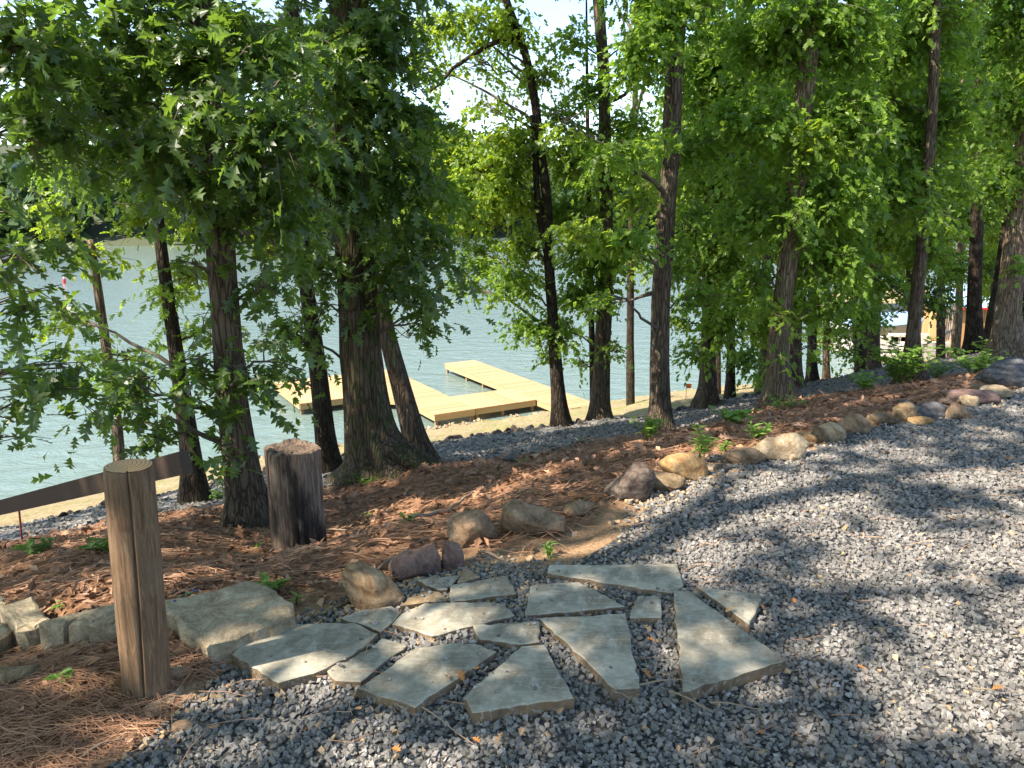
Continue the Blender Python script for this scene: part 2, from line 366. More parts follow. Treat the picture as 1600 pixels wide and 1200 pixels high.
cps = [(x, y, 0) for x, y in gb[1:-2]]+[(-1.5, 1.5, 0), (0, 0, 0), (3, 0, 0), (0, 2, 0), (1.5, 3, 0), (3, 4.5, 0), (4, 5.2, 0), (6, 5, 0), (-2, 0, -.02), (-3, 1, -.1), (-1.6, 2.3, -.02), (7, 3, 0), (0, -6, .1), (6, -4, .1), (-6, -4, -.2)]
cps += [tuple(at(*q)) for q in [(0, 880, 4.6), (465, 855, 4.4), (387, 812, 5.8), (592, 748, 7.3), (700, 800, 4.9), (350, 895, 3.75)]]
cps += [tuple(onz(*q)) for q in [(130, 1022, -.16), (50, 1014, -.22), (160, 925, -.12), (60, 912, -.27), (0, 955, -.36), (180, 1025, -.13), (100, 970, -.15), (40, 965, -.26), (20, 1080, -.08)]]
cps += [tuple(q) for q in P1]+[tuple(q) for q in P2]+[(-9, 5.6, -1.7), (-9, 7.4, -2.4), (14, 13, -.9), (20, 22, -2.), (14, 9, -.2), (-9, 2, -.9)]
cps += [tuple(at(*q)) for q in [(1425, 602, 10.3), (1575, 548, 13), (1218, 636, 9.8)]]
CP = np.array(cps, float)
def _phi(r2): return .5*r2*np.log(r2+1e-9)
def _tps():
    n = len(CP); d = ((CP[:, None, :2]-CP[None, :, :2])**2).sum(-1); A = np.zeros((n+3, n+3)); A[:n, :n] = _phi(d)+np.eye(n)*.02
    A[:n, n] = 1; A[:n, n+1:] = CP[:, :2]; A[n, :n] = 1; A[n+1:, :n] = CP[:, :2].T
    return np.linalg.solve(A, np.concatenate([CP[:, 2], [0, 0, 0]]))
TW = _tps()
def tps(x, y):
    x = np.clip(x, -9, 16); y = np.clip(y, -5, 21); r = TW[len(CP)]+TW[len(CP)+1]*x+TW[len(CP)+2]*y
    for (cx, cy, _), w in zip(CP, TW): r = r+w*_phi((x-cx)**2+(y-cy)**2)
    return r
_hn = Fbm(1.6, 3); _hn2 = Fbm(9, 4)
def h(x, y, micro=True):
    x = np.asarray(x, float); y = np.asarray(y, float); a = y_p2(x); s = y_sh(x); yy = np.minimum(y, a); z = tps(x, yy)
    t = np.clip((y-a)/np.maximum(s-a, .5), 0, None)
    z2 = z+(ZW-z)*np.minimum(t, 1)**.93-np.clip((y-s), 0, 4)*.35
    z = np.where(y > a, z2, z)
    if micro:
        P = np.stack([x, y, 0*x], -1); g = (y > y_gb(x)); z = z+np.where(g, .035*_hn(P)*np.clip((y-y_gb(x)), 0, 1)+.010*_hn2(P), .006*_hn(P))
    return z
def H(x, y): return float(h(np.array([x]), np.array([y]))[0])

xs = np.concatenate([-np.geomspace(200, 9, 22), np.linspace(-8.8, -4.2, 60), np.linspace(-4.15, 6, 230), np.linspace(6.06, 14, 90), np.geomspace(14.2, 200, 30)])
def strip(name, lo, hi, rows, mat, wob=(0, 0), pw=1.):
    wn = Fbm(5, 21); n = len(xs); P = np.stack([xs, 0*xs, 0*xs], -1)
    ya = lo(xs)+wob[0]*wn(P); yb = hi(xs)+wob[1]*wn(P); yb = np.maximum(yb, ya+.02)
    t = np.linspace(0, 1, rows)**pw; Y_ = ya[:, None]+(yb-ya)[:, None]*t; X_ = np.repeat(xs[:, None], rows, 1)
    V = np.stack([X_, Y_, h(X_, Y_)], -1).reshape(-1, 3)
    i = np.arange(n-1)[:, None]*rows; j = np.arange(rows-1)[None]; f = np.stack([i+j, i+rows+j, i+rows+j+1, i+j+1], -1).reshape(-1, 4)
    return tag(link(name, mesh(name, V, f, mat, True, {'edge': V[:, 1]-y_gb(V[:, 0])})), kind='structure')
WB = .09
strip('gravel_drive', lambda x: 0*x-25, y_gb, 60, M['gravel_bed'], (0, WB), .35)
strip('mulch_bank', y_gb, y_p1, 110, M['mulch'], (WB, WB))
strip('gravel_path', y_p1, y_p2, 50, M['path'], (WB, WB))
strip('straw_bank', y_p2, lambda x: y_sh(x)+9, 60, M['straw'], (WB, 0))

# lake, lake bed and the far shore
def plane_grid(name, x0, x1, y0, y1, nx, ny, zf, mat, **k):
    X_, Y_ = np.meshgrid(np.linspace(x0, x1, nx), np.linspace(y0, y1, ny), indexing='ij'); V = np.stack([X_, Y_, zf(X_, Y_)], -1).reshape(-1, 3)
    i = np.arange(nx-1)[:, None]*ny; j = np.arange(ny-1)[None]; f = np.stack([i+j, i+ny+j, i+ny+j+1, i+j+1], -1).reshape(-1, 4)
    return tag(link(name, mesh(name, V, f, mat, True)), kind='structure')
plane_grid('lake', -500, 500, 9, 420, 40, 40, lambda x, y: 0*x+ZW, M['water'])
hl = Fbm(.012, 8)
def zfar(x, y):
    # the wooded ridge stands higher towards the left end of the lake
    P = np.stack([x, y, 0*x], -1); e = 142+np.clip(x+60, 0, 200)*.45+8*hl(P*2); t = np.clip((y-e)/90, 0, 1)
    return -6.3+np.minimum(t*30, 1.2)+t**1.2*(15+6*hl(P)+9/(1+np.exp((x+35)/14)))
plane_grid('far_hills', -700, 800, 120, 900, 120, 60, zfar, MT('far_ground').fin((.06, .07, .035), .95))

# ------------------------------------------------------------------ leaves and foliage
def leaf_tpl(kind):
    if kind == 'oak':
        rib = [(0, 0), (0, .30), (0, .55), (0, .78), (0, 1)]; lob = [(.22, .33), (.37, .58), (.28, .86)]; sin_ = [(.08, .36), (.11, .62), (.10, .84)]
        v = [(x, y, 0) for x, y in rib]; f = []
        for s in (1, -1):
            for k in range(3):
                a = len(v); v.append((s*lob[k][0], lob[k][1], .07)); v.append((s*sin_[k][0], sin_[k][1], .02))
                q = [k, a, a+1, k+1]
                f += ([(q[0], q[1], q[2]), (q[0], q[2], q[3])] if s > 0 else [(q[0], q[2], q[1]), (q[0], q[3], q[2])])
            a = len(v)-1; f.append((3, a, 4) if s > 0 else (3, 4, a))
        v[0] = (0, 0, 0); v = [(x, y, z-.10*(y-.4)**2*2) for x, y, z in v]
    elif kind == 'mid':
        v = [(0, 0, 0), (0, .24, .0), (0, .5, -.01), (0, .74, -.04), (0, 1, -.10)]; f = []
        for s in (1, -1):
            a = len(v); v += [(s*.30, .40, .06), (s*.35, .70, .05), (s*.17, .93, -.01)]
            q = [(0, a, 2), (1, a+1, 3), (2, a+2, 4)]; f += q if s > 0 else [(x, z, y) for x, y, z in q]
    elif kind == 'lance':
        v = [(0, 0, 0), (.13, .4, .04), (0, 1, -.12), (-.13, .4, .04), (0, .45, -.01)]; f = [(0, 1, 4), (4, 1, 2), (0, 4, 3), (4, 2, 3)]
    elif kind == 'm4':
        v = [(0, 0, 0), (0, .28, 0), (0, .6, -.02), (0, 1, -.08)]; f = []
        for s in (1, -1):
            a = len(v); v += [(s*.33, .48, .06), (s*.26, .85, .02)]
            q = [(0, a, 2), (1, a+1, 3)]; f += q if s > 0 else [(x, z, y) for x, y, z in q]
    else:
        v = [(0, 0, 0), (.30, .5, .07), (0, 1, -.08), (-.30, .5, .07)]; f = [(0, 1, 2), (0, 2, 3)]
    return np.array(v, float), np.array(f)
TP = {k: leaf_tpl(k) for k in ('oak', 'mid', 'lance', 'far', 'm4')}
def put_leaves(acc, kind, pos, axis, nor, size, tint, width=1.):
    tv, tf = TP[kind]; n = len(pos)
    if n == 0: return
    y = nrm(axis); x = nrm(np.cross(y, nor)); z = np.cross(x, y)
    v = pos[:, None]+size[:, None, None]*(x[:, None]*tv[None, :, 0:1]*width+y[:, None]*tv[None, :, 1:2]+z[:, None]*tv[None, :, 2:3])
    f = tf[None]+np.arange(n)[:, None, None]*len(tv)
    acc.v.append(v.reshape(-1, 3)); acc.f.append(f.reshape(-1, 3)+acc.n); acc.n += n*len(tv); acc.t.append(np.repeat(tint, len(tv)))
def sprays(acc, tw, kind, org, dirs, length, per, size, droop=.35, keep=None, twig_r=.004):
    """org (n,3) spray roots, dirs (n,3): each spray carries per leaves set left and right of a bent twig"""
    n = len(org); t = (np.arange(per)+.6)/per; side = np.where(np.arange(per) % 2 == 0, 1., -1.)
    d = nrm(dirs); lat = nrm(np.cross(d, np.array([0, 0, 1.]))+1e-6)
    t_ = t[None, :, None]; Ls = length[:, None, None]
    dr_ = droop*R.uniform(.3, 1.6, (n, 1, 1))
    pos = org[:, None]+d[:, None]*t_*Ls+np.array([0, 0, -1.])*(t_**2)*Ls*dr_*.8+R.normal(0, .06, (n, per, 3))*Ls
    ang = R.uniform(.3, 1.5, (n, per, 1))*np.where(t_ > .93, .2, 1)
    ax = d[:, None]*np.cos(ang)+lat[:, None]*side[None, :, None]*np.sin(ang)+np.array([0, 0, -1.])*(dr_*R.uniform(.1, 2.4, (n, per, 1)))
    ax = ax+R.normal(0, .3, ax.shape)
    nor = np.array([0, 0, 1.])+R.normal(0, .75, ax.shape)
    st = np.clip(R.normal(.42, .24, (n, 1))+R.normal(0, .13, (n, per)), 0, 1)
    sz = size*R.uniform(.65, 1.2, (n, per)); sz = sz*(1-.15*t[None])
    pos = pos.reshape(-1, 3)+R.normal(0, .012, (n*per, 3)); ax = ax.reshape(-1, 3); nor = nor.reshape(-1, 3); sz = sz.ravel(); st = st.ravel()
    if keep is not None:
        k = keep(pos); pos, ax, nor, sz, st = pos[k], ax[k], nor[k], sz[k], st[k]
    put_leaves(acc, kind, pos, ax, nor, sz, st)
    if tw is not None:
        for i in range(0, n, 3):
            a = org[i]; b = a+d[i]*length[i]*.55+np.array([0, 0, -1])*length[i]*droop*.18; c = a+d[i]*length[i]*.95+np.array([0, 0, -1])*length[i]*droop*.5
            v, f = tube([a, b, c], [twig_r, twig_r*.8, twig_r*.4], 3, False); tw.add(v, f)

# where the ground keeps its patches of sunlight: ellipses on the ground (photo-measured places turned into ground points)
lit_px = [(1180, 790, 190, 48), (1090, 745, 90, 25), (1330, 880, 75, 22), (1250, 845, 60, 18), (1300, 905, 50, 10), (1425, 945, 45, 16), (1520, 1015, 55, 30), (1590, 950, 40, 18),
          (1480, 745, 130, 14), (1560, 690, 60, 9), (1215, 700, 70, 22), (1065, 735, 45, 20), (430, 1110, 80, 24), (300, 1065, 55, 22), (580, 905, 60, 26), (345, 955, 70, 14),
          (850, 735, 170, 7), (1000, 712, 70, 6), (520, 1000, 45, 12), (450, 985, 60, 8), (700, 980, 50, 8), (590, 1060, 30, 8), (1215, 1085, 40, 14), (1000, 1130, 60, 18), (720, 775, 40, 4), (600, 800, 60, 4), (1560, 610, 60, 10),
          (900, 1180, 70, 14), (1450, 1130, 50, 20), (640, 760, 20, 3), (130, 960, 60, 8), (690, 1150, 40, 12), (1170, 880, 50, 12), (1094, 700, 40, 26), (900, 850, 60, 10), (1250, 1150, 40, 14), (450, 1020, 70, 16), (620, 1050, 50, 16), (700, 1035, 30, 10), (880, 930, 50, 9), (740, 960, 50, 9), (930, 1000, 40, 16), (1120, 1000, 40, 22), (820, 1060, 50, 14), (560, 1150, 60, 16), (760, 1180, 50, 10)]
LE = []
for cx, cy, rx, ry in lit_px:
    c = onz(cx, cy); a = onz(cx+rx, cy); b = onz(cx, cy-ry); LE.append((c[0], c[1], abs(a[0]-c[0]), abs(b[1]-c[1])))
litn = Fbm(3.2, 77)
LITP = [(at(*q[:3]), q[3]) for q in [(330, 150, 5.1, .45), (230, 130, 5.4, .4), (450, 180, 5.2, .45), (640, 250, 6.8, .5), (60, 330, 4.6, .45), (560, 330, 6.5, .4), (950, 235, 9, .8), (900, 350, 8.8, .8), (1000, 80, 9.2, .8), (1200, 200, 9.6, 1.2), (1310, 300, 9.8, 1.2), (1218, 560, 9.8, .6), (1578, 430, 13, .8), (700, 250, 13, 1.6), (1030, 500, 9.6, .6), (1094, 700, 5.3, .3), (1420, 250, 10.6, 1.), (200, 600, 5.5, .5)]]
def shade_keep(pos):
    """keep a leaf unless the sun ray through it ends in one of the sunlit patches"""
    k = pos[:, 2]/SUN[2]; g = pos[:, :2]-SUN[None, :2]*k[:, None]
    for _ in range(3):
        z = tps(g[:, 0], np.minimum(g[:, 1], y_p2(g[:, 0]))); k = (pos[:, 2]-z)/SUN[2]; g = pos[:, :2]-SUN[None, :2]*k[:, None]
    nz = litn(np.stack([g[:, 0], g[:, 1], 0*k], -1)); hit = np.zeros(len(pos), bool)
    g0 = pos[:, :2]-SUN[None, :2]*(pos[:, 2]/SUN[2])[:, None]
    for (cx, cy, rx, ry) in LE:
        q = ((g0[:, 0]-cx)/rx)**2+((g0[:, 1]-cy)/ry)**2; hit |= q < 1.15+.45*nz
    bank = (g[:, 1] > y_p2(g[:, 0])+.3)&(g[:, 0] < 6)
    r = R.uniform(0, 1, len(pos))
    keep = np.where(hit, r < .03, r < .9)
    keep = np.where(bank, r < .02, keep)
    for c, rad in LITP:
        w = pos-c; al = w@SUN; dist = np.linalg.norm(w-al[:, None]*SUN, axis=1); keep &= ~((al > 0)&(dist < rad)&(r > .06))
    keep &= ~((nz > 1.25)&(r < .8))
    return keep

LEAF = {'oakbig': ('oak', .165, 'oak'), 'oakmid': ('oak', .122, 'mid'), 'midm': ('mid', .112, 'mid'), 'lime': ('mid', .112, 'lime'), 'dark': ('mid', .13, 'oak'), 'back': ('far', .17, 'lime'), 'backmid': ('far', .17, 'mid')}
FOL = 4.3
def blob_sprays(b, lk, acc, tw, depth=.5):
    cx, cy, rx, ry, Y_, cov = b; tk, sz, _ = LEAF[lk]; per = 9 if tk == 'oak' else 10; tk = 'm4' if Y_ > 11 and tk == 'mid' else ('mid' if Y_ > 8.9 and tk == 'oak' else tk); cov = cov*FOL
    px = F/Y_*1.02; lf = (sz*px)**2*(.36 if tk == 'oak' else .33)*.72
    n = max(2, int(cov*1.05*math.pi*rx*ry/lf/per)); c = at(cx, cy, Y_); r3 = np.array([rx/px, max(.35, min(rx, ry)/px*1.1)*depth*1.6, ry/px])
    u = R.normal(size=(n, 3)); u = nrm(u)*(R.uniform(0, 1, (n, 1))**.45); o = c+u*r3*np.array([.92, 1, .88])
    d = u*np.array([1, 1, .35])+R.normal(0, .45, (n, 3)); d[:, 2] = d[:, 2]*.75
    ln = R.uniform(.7, 1.25, n)*sz*(3.0 if tk == 'oak' else 3.6); o = o-nrm(d)*ln[:, None]*.45
    sprays(acc, tw, tk, o, d, ln, per, sz, .7 if lk in ('oakbig',) else .55)
    return c, o, r3
def bez(a, b, sag=.12, n=7, wob=.05, seed=0):
    r = np.random.default_rng(seed); t = np.linspace(0, 1, n)[:, None]; L_ = np.linalg.norm(b-a)
    P = a+(b-a)*t; P[:, 2] += (sag*L_*np.sin(math.pi*t)).ravel(); w = r.normal(0, wob*L_, (n, 3)); w[0] = w[-1] = 0
    return P+w*.6

def trunk_mesh(P, rad, seg, seed, ridge=.06, flare=1.0, lobes=5):
    fn = Fbm(2.2, seed); fr = Fbm(1., seed+5, 10, 2); z0 = P[0][2]
    Pn = np.asarray(P)
    def disp(th, i):
        z = Pn[i[:, 0], 2][:, None]-z0+0*th; q = np.stack([np.cos(th)*5.5, np.sin(th)*5.5, z*1.0], -1)
        ri = 1-np.abs(fr(q*np.array([1.6, 1.6, 1.3])))
        fl = flare*np.exp(-np.maximum(z-.25, 0)/.22)*(.35+.38*np.maximum(0, np.cos(lobes*th/1.+seed)))
        return 1+.05*fn(np.stack([np.cos(th), np.sin(th), z*.8], -1))+ridge*ri+fl
    return tube(P, rad, seg, True, disp)

def resample(pts, rad, step=.12):
    pts = np.asarray(pts, float); rad = np.asarray(rad, float); d = np.concatenate([[0], np.cumsum(np.linalg.norm(np.diff(pts, axis=0), axis=1))])
    n = max(6, int(d[-1]/step)); s = np.linspace(0, d[-1], n)
    P = np.stack([np.interp(s, d, pts[:, k]) for k in range(3)], -1); r_ = np.interp(s, d, rad)
    if n > 12:
        k = 5; ker = np.ones(k)/k
        for c in range(3): P[k:-k, c] = np.convolve(P[:, c], ker, 'same')[k:-k]
        r_[k:-k] = np.convolve(r_, ker, 'same')[k:-k]
    return P, r_
canopy_cache = {}
def upper_canopy(acc, tw, top, kind, n, rad, seed, z0, cull=True, size=.24):
    """the crown above the first limbs"""
    r = np.random.default_rng(seed); u = nrm(r.normal(size=(n, 3)))*(r.uniform(0, 1, (n, 1))**.4)
    c = top+np.array([0, 0, rad[2]*.15]); o = c+u*np.array(rad); o = o[o[:, 2] > z0+.5]; n = len(o)
    d = u[:n]+r.normal(0, .5, (n, 3)); d[:, 2] *= .4
    sprays(acc, None, kind, o, d, np.full(n, .8), 9, size, .3, keep=(lambda p: shade_keep(p)&(p[:, 2] > z0)) if cull else (lambda p: p[:, 2] > z0))

tree_n = 0
def tree(label, pts, Y_, blobs=(), leaf='midm', bark='bark', seg=16, step=.14, flare=1., height=11., group=None, canopy=(0, 3), ridge=.06, limbs=True, forks=(), name='oak_tree', snag=False, cullc=True, crown_h=None):
    """pts: (px, py, width_px[, Y]) from the base up, as measured in the photograph, turned into places at distance Y_"""
    global tree_n; tree_n += 1; seed = 100+tree_n*7
    pp = []; rr = []
    for q in pts:
        yy = q[3] if len(q) > 3 else Y_
        p = at(q[0], q[1], yy); pp.append(p); rr.append(q[2]/F*np.linalg.norm(p-np.array([0, 0, EYE]))/2)
    pp = np.array(pp); rr = np.array(rr); g = H(pp[0][0], pp[0][1]); base = np.array([pp[0][0], pp[0][1], g])
    dn = pp[0]+(pp[0]-pp[1])/max(abs(pp[0][2]-pp[1][2]), .1)*max(pp[0][2]-g+.25, .15)
    allp = np.vstack([dn, pp]); allr = np.concatenate([[rr[0]], rr]); topz = pp[-1][2]
    if not snag:
        dr = nrm(pp[-1]-pp[-2]); hh = max(height-(topz-g), 1.5)
        ext = [pp[-1]+(dr*np.array([.8, .8, 1])+np.array([0, 0, .15]))*s for s in (hh*.35, hh*.7, hh)]; allp = np.vstack([allp, ext]); allr = np.concatenate([allr, [rr[-1]*.8, rr[-1]*.5, rr[-1]*.18]])
    P, r_ = resample(allp, allr, step)
    root = thing(name, base, label, 'tree', group)
    V, f = trunk_mesh(P, r_, seg, seed, ridge, flare); part('trunk', V, f, M[bark], root, True)
    for fk in forks:
        q = np.array([at(a, b, Y_) for a, b, w in fk]); w_ = [w/F*Y_*1.05/2 for a, b, w in fk]; P2_, r2_ = resample(q, w_, step)
        V, f = tube(P2_, r2_, max(6, seg//2)); part('limb', V, f, M[bark], root, True)
    accs = {}; tw = Acc()
    for bi, b in enumerate(blobs):
        lk = b[6] if len(b) > 6 else leaf; b = b[:6]; m_ = LEAF[lk][2]; acc = accs.setdefault(m_, Acc())
        c, o, r3 = blob_sprays(b, lk, acc, tw)
        if limbs:
            # start on the trunk a little below the blob
            zt = np.clip(c[2]-.35*np.linalg.norm(c[:2]-base[:2])-.1, P[3][2]+.6, P[-2][2]); k = int(np.argmin(np.abs(P[:, 2]-zt)))
            a = P[k]; rb = min(r_[k]*.45, .010+.011*np.linalg.norm(c-a)); B = bez(a, c, .06, 8, .045, seed+bi)
            V, f = tube(B, np.linspace(rb, .006, 8), 6); part('branch', V, f, M['twig'] if bark != 'bark_light' else M[bark], root, True)
            m = min(len(o), 14); idx = np.linspace(0, len(o)-1, m).astype(int)
            for q in idx:
                s = R.uniform(.55, .98); k2 = s*7; i0 = int(k2); st = B[i0]+(B[min(i0+1, 7)]-B[i0])*(k2-i0); v, f = tube(bez(st, o[q], .05, 4, .05, q), np.linspace(.007, .003, 4), 4, False); tw.add(v, f)
    if canopy[0]:
        canopy = (int(canopy[0]*(.22 if base[0] > -.8 else 1.6)), canopy[1])
        tk, sz, m_ = LEAF[leaf]; acc = accs.setdefault(m_, Acc()); zt = EYE+.25*max(base[1], 2.)+.25
        z0 = max(zt, 3.2) if base[1] > 1 else 3.4
        rad = (canopy[1], canopy[1], max(2.2, (g+height-z0)*.55)); top = np.array([P[-1][0], P[-1][1], z0+(g+height-z0)*.5])
        upper_canopy(acc, tw, top, 'far', canopy[0], rad, seed, z0, cullc)
        for q in range(6):
            a_ = P[int(len(P)*(.55+.06*q))]; e = top+nrm(R.normal(size=3))*np.array(rad)*.7; e[2] = max(e[2], a_[2]+.3)
            V, f = tube(bez(a_, e, .05, 6, .04, q), np.linspace(.05, .012, 6), 5); part('branch', V, f, M['twig'], root, True)
    if tw.n: v, f, a = tw.get(); part('twigs', v, f, M['twig'], root, False, None, kind='stuff')
    for k, acc in accs.items():
        if acc.n: v, f, a = acc.get(); part('crown', v, f, M[k], root, False, a, kind='stuff')
    return root

# ---- the trees, from left to right
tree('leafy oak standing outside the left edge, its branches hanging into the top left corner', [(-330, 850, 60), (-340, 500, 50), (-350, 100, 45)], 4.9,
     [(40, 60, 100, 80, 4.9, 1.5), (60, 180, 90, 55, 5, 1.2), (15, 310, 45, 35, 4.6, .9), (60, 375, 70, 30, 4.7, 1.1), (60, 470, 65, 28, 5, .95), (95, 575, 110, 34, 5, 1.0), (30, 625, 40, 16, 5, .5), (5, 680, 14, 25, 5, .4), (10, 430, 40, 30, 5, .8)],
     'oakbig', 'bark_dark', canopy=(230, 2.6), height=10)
tree('slim broken snag with a jagged top rising in front of the lake at far left', [(186, 716, 17), (183, 660, 15), (165, 540, 13), (152, 450, 11), (141, 375, 9)], 9.3,
     [(150, 395, 55, 22, 9.3, .5, 'lime'), (95, 335, 50, 35, 9.4, .55, 'lime'), (190, 590, 60, 24, 9.2, .5, 'midm')], 'midm', 'bark_light', seg=10, flare=.3, snag=True, name='dead_tree')
tree('slim dark trunk between the snag and the thick left oak', [(303, 762, 32), (297, 700, 27), (280, 580, 22), (265, 480, 18), (248, 360, 17), (238, 250, 15), (225, 100, 13), (215, 0, 12)], 8,
     [(170, 250, 80, 45, 8.3, .9, 'midm'), (235, 325, 32, 36, 8.6, .8, 'lime'), (255, 460, 50, 40, 8, .55), (180, 555, 65, 26, 8, .7), (130, 120, 90, 60, 8.4, 1.0, 'midm'), (330, 510, 50, 30, 8.2, .6), (110, 500, 50, 25, 8.3, .5, 'lime'), (290, 420, 60, 30, 8.8, .55, 'lime')],
     'oakmid', 'bark_dark', canopy=(200, 2.4), name='young_oak_tree')
tree('thick brown oak trunk just left of the stump, roots in the mulch', [(388, 812, 62), (384, 780, 52), (370, 690, 46), (358, 590, 41), (350, 475, 39), (341, 357, 37), (332, 250, 34), (320, 120, 34), (308, 0, 36)], 5.8,
     [(200, -45, 240, 45, 5.7, .9), (210, 170, 220, 160, 7.0, .22), (90, 60, 110, 50, 6.5, .5), (250, 70, 120, 75, 5.6, 1.4), (370, 60, 90, 70, 5.4, 1.3), (150, 140, 80, 60, 5.5, 1.1), (330, 165, 110, 42, 5.1, 1.2), (220, 215, 100, 42, 5.1, 1.1), (430, 195, 90, 55, 5.2, 1.3), (290, 285, 80, 42, 5.4, 1.1), (420, 320, 80, 60, 5.6, 1.2), (400, 240, 60, 50, 5.5, 1.1),
      (300, 410, 50, 26, 5.6, .5), (420, 445, 55, 32, 5.8, .8), (305, 560, 60, 38, 5.6, .9), (215, 605, 70, 40, 5.5, .95), (390, 575, 65, 30, 5.5, .9), (325, 635, 45, 36, 5.4, .9), (250, 665, 42, 36, 5.6, .6), (160, 655, 50, 14, 6, .35), (345, 700, 25, 22, 5.3, .6), (430, 560, 40, 30, 5.6, .6)],
     'oakbig', 'bark', seg=26, step=.09, canopy=(260, 2.8), height=13)
tree('dark straight trunk left of the mossy big oak, behind the stump', [(511, 712, 30), (507, 670, 27), (499, 594, 26), (490, 520, 24), (478, 440, 20), (470, 330, 19), (462, 180, 18), (458, 0, 17)], 9.2,
     [(380, 245, 50, 55, 9.6, .9, 'lime'), (440, 350, 60, 60, 9.5, .9, 'lime'), (500, 210, 60, 80, 9.5, 1.0), (100, 250, 60, 40, 9.5, .6), (470, 90, 90, 70, 9.4, 1.2), (300, 330, 50, 40, 9.6, .7, 'lime'), (440, 590, 40, 18, 9, .4)],
     'midm', 'bark_dark', canopy=(220, 2.6), name='young_oak_tree')
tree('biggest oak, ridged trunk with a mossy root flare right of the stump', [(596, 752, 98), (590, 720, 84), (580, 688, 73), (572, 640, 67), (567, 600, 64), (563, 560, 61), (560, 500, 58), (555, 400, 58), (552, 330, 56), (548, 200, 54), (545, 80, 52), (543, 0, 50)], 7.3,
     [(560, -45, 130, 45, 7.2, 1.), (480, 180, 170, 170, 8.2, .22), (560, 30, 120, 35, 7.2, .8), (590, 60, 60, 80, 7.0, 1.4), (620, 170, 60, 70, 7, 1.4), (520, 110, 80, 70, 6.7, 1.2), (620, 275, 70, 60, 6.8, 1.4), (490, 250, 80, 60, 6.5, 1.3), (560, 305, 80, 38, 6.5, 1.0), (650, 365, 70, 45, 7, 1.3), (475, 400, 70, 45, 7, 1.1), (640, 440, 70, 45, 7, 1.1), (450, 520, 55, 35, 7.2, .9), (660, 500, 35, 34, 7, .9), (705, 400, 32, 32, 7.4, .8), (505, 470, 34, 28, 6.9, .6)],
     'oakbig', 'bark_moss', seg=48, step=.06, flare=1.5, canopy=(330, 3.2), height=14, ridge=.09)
tree('trunk leaning left behind the biggest oak, foot on the gravel path', [(660, 724, 37), (648, 680, 33), (632, 620, 30), (615, 560, 27), (600, 505, 25), (585, 430, 24), (572, 330, 22), (560, 150, 20), (552, 0, 18)], 8.5,
     [(610, 400, 60, 50, 8.7, .8, 'midm'), (690, 300, 50, 50, 9, 1.0), (660, 200, 40, 50, 9, .8)], 'midm', 'bark', seg=20, canopy=(150, 2.2), name='leaning_tree')
tree('slim dark forked trunk right of the dock, in the middle of the picture', [(876, 664, 25), (873, 620, 22), (868, 560, 19), (862, 480, 17), (856, 400, 17), (855, 311, 15), (846, 246, 14), (835, 147, 12), (824, 93, 11), (810, 48, 10), (793, 10, 10)], 12,
     [(740, -45, 130, 40, 12.5, .3), (740, 90, 150, 100, 12.8, .12), (730, 265, 130, 70, 13, .35), (690, 235, 75, 55, 13, 1.4), (745, 275, 75, 55, 12.5, 1.4), (655, 305, 45, 38, 13, 1.2), (720, 335, 80, 26, 12.5, 1.0), (800, 225, 60, 42, 12, 1.1), (785, 300, 60, 45, 12, 1.1), (735, 30, 70, 26, 12, .6), (680, 40, 45, 28, 12.5, .5), (660, 105, 36, 36, 12.5, .5), (800, 40, 50, 36, 12, .6), (850, 120, 40, 30, 12, .5), (760, 165, 40, 20, 12, .35),
      (750, 395, 40, 45, 12.5, .6, 'midm'), (800, 440, 55, 42, 12, .8, 'midm'), (830, 510, 46, 28, 12, .85, 'midm'), (862, 558, 22, 16, 12, .6, 'midm'), (820, 380, 50, 30, 12, .8), (720, 440, 30, 30, 12.6, .4, 'midm')],
     'lime', 'bark_dark', seg=14, canopy=(200, 2.6), name='forked_tree', forks=[[(857, 405, 12), (845, 350, 11), (838, 300, 10), (836, 230, 8), (830, 180, 5)], [(846, 250, 7), (800, 235, 5), (765, 262, 3)], [(812, 60, 8), (770, 66, 7), (735, 88, 6), (705, 108, 5), (690, 130, 4), (672, 142, 3)]])
tree('tall brown trunk just right of the slim forked one', [(936, 657, 30), (938, 620, 27), (940, 600, 26), (945, 480, 23), (947, 340, 20), (946, 220, 18), (943, 113, 17), (938, 40, 16), (935, 0, 16)], 12.4,
     [(940, 260, 90, 130, 12.8, .3), (900, 240, 55, 42, 12.3, 1.1, 'lime'), (880, 330, 60, 36, 12.3, 1.0), (930, 400, 70, 45, 12.3, 1.1), (915, 460, 60, 32, 12.3, 1.0), (880, 520, 32, 30, 12, .7), (962, 545, 24, 18, 12, .5), (895, 60, 38, 40, 12.3, .5), (920, 140, 45, 35, 12.3, .6), (1000, 60, 38, 40, 12.3, .6), (985, 190, 45, 28, 12.3, .5), (870, 180, 40, 25, 12.5, .6)],
     'midm', 'bark', seg=16, canopy=(220, 2.6), forks=[[(950, 160, 6), (975, 150, 5), (990, 128, 4), (1003, 110, 3)]])
tree('thin dark sapling close against the left side of a tall brown trunk', [(927, 648, 10), (925, 560, 9), (923, 450, 9), (921, 340, 8), (918, 200, 6)], 12.9, [(905, 560, 25, 20, 12.9, .4)], 'midm', 'bark_dark', seg=8, flare=.3, height=7, name='sapling')
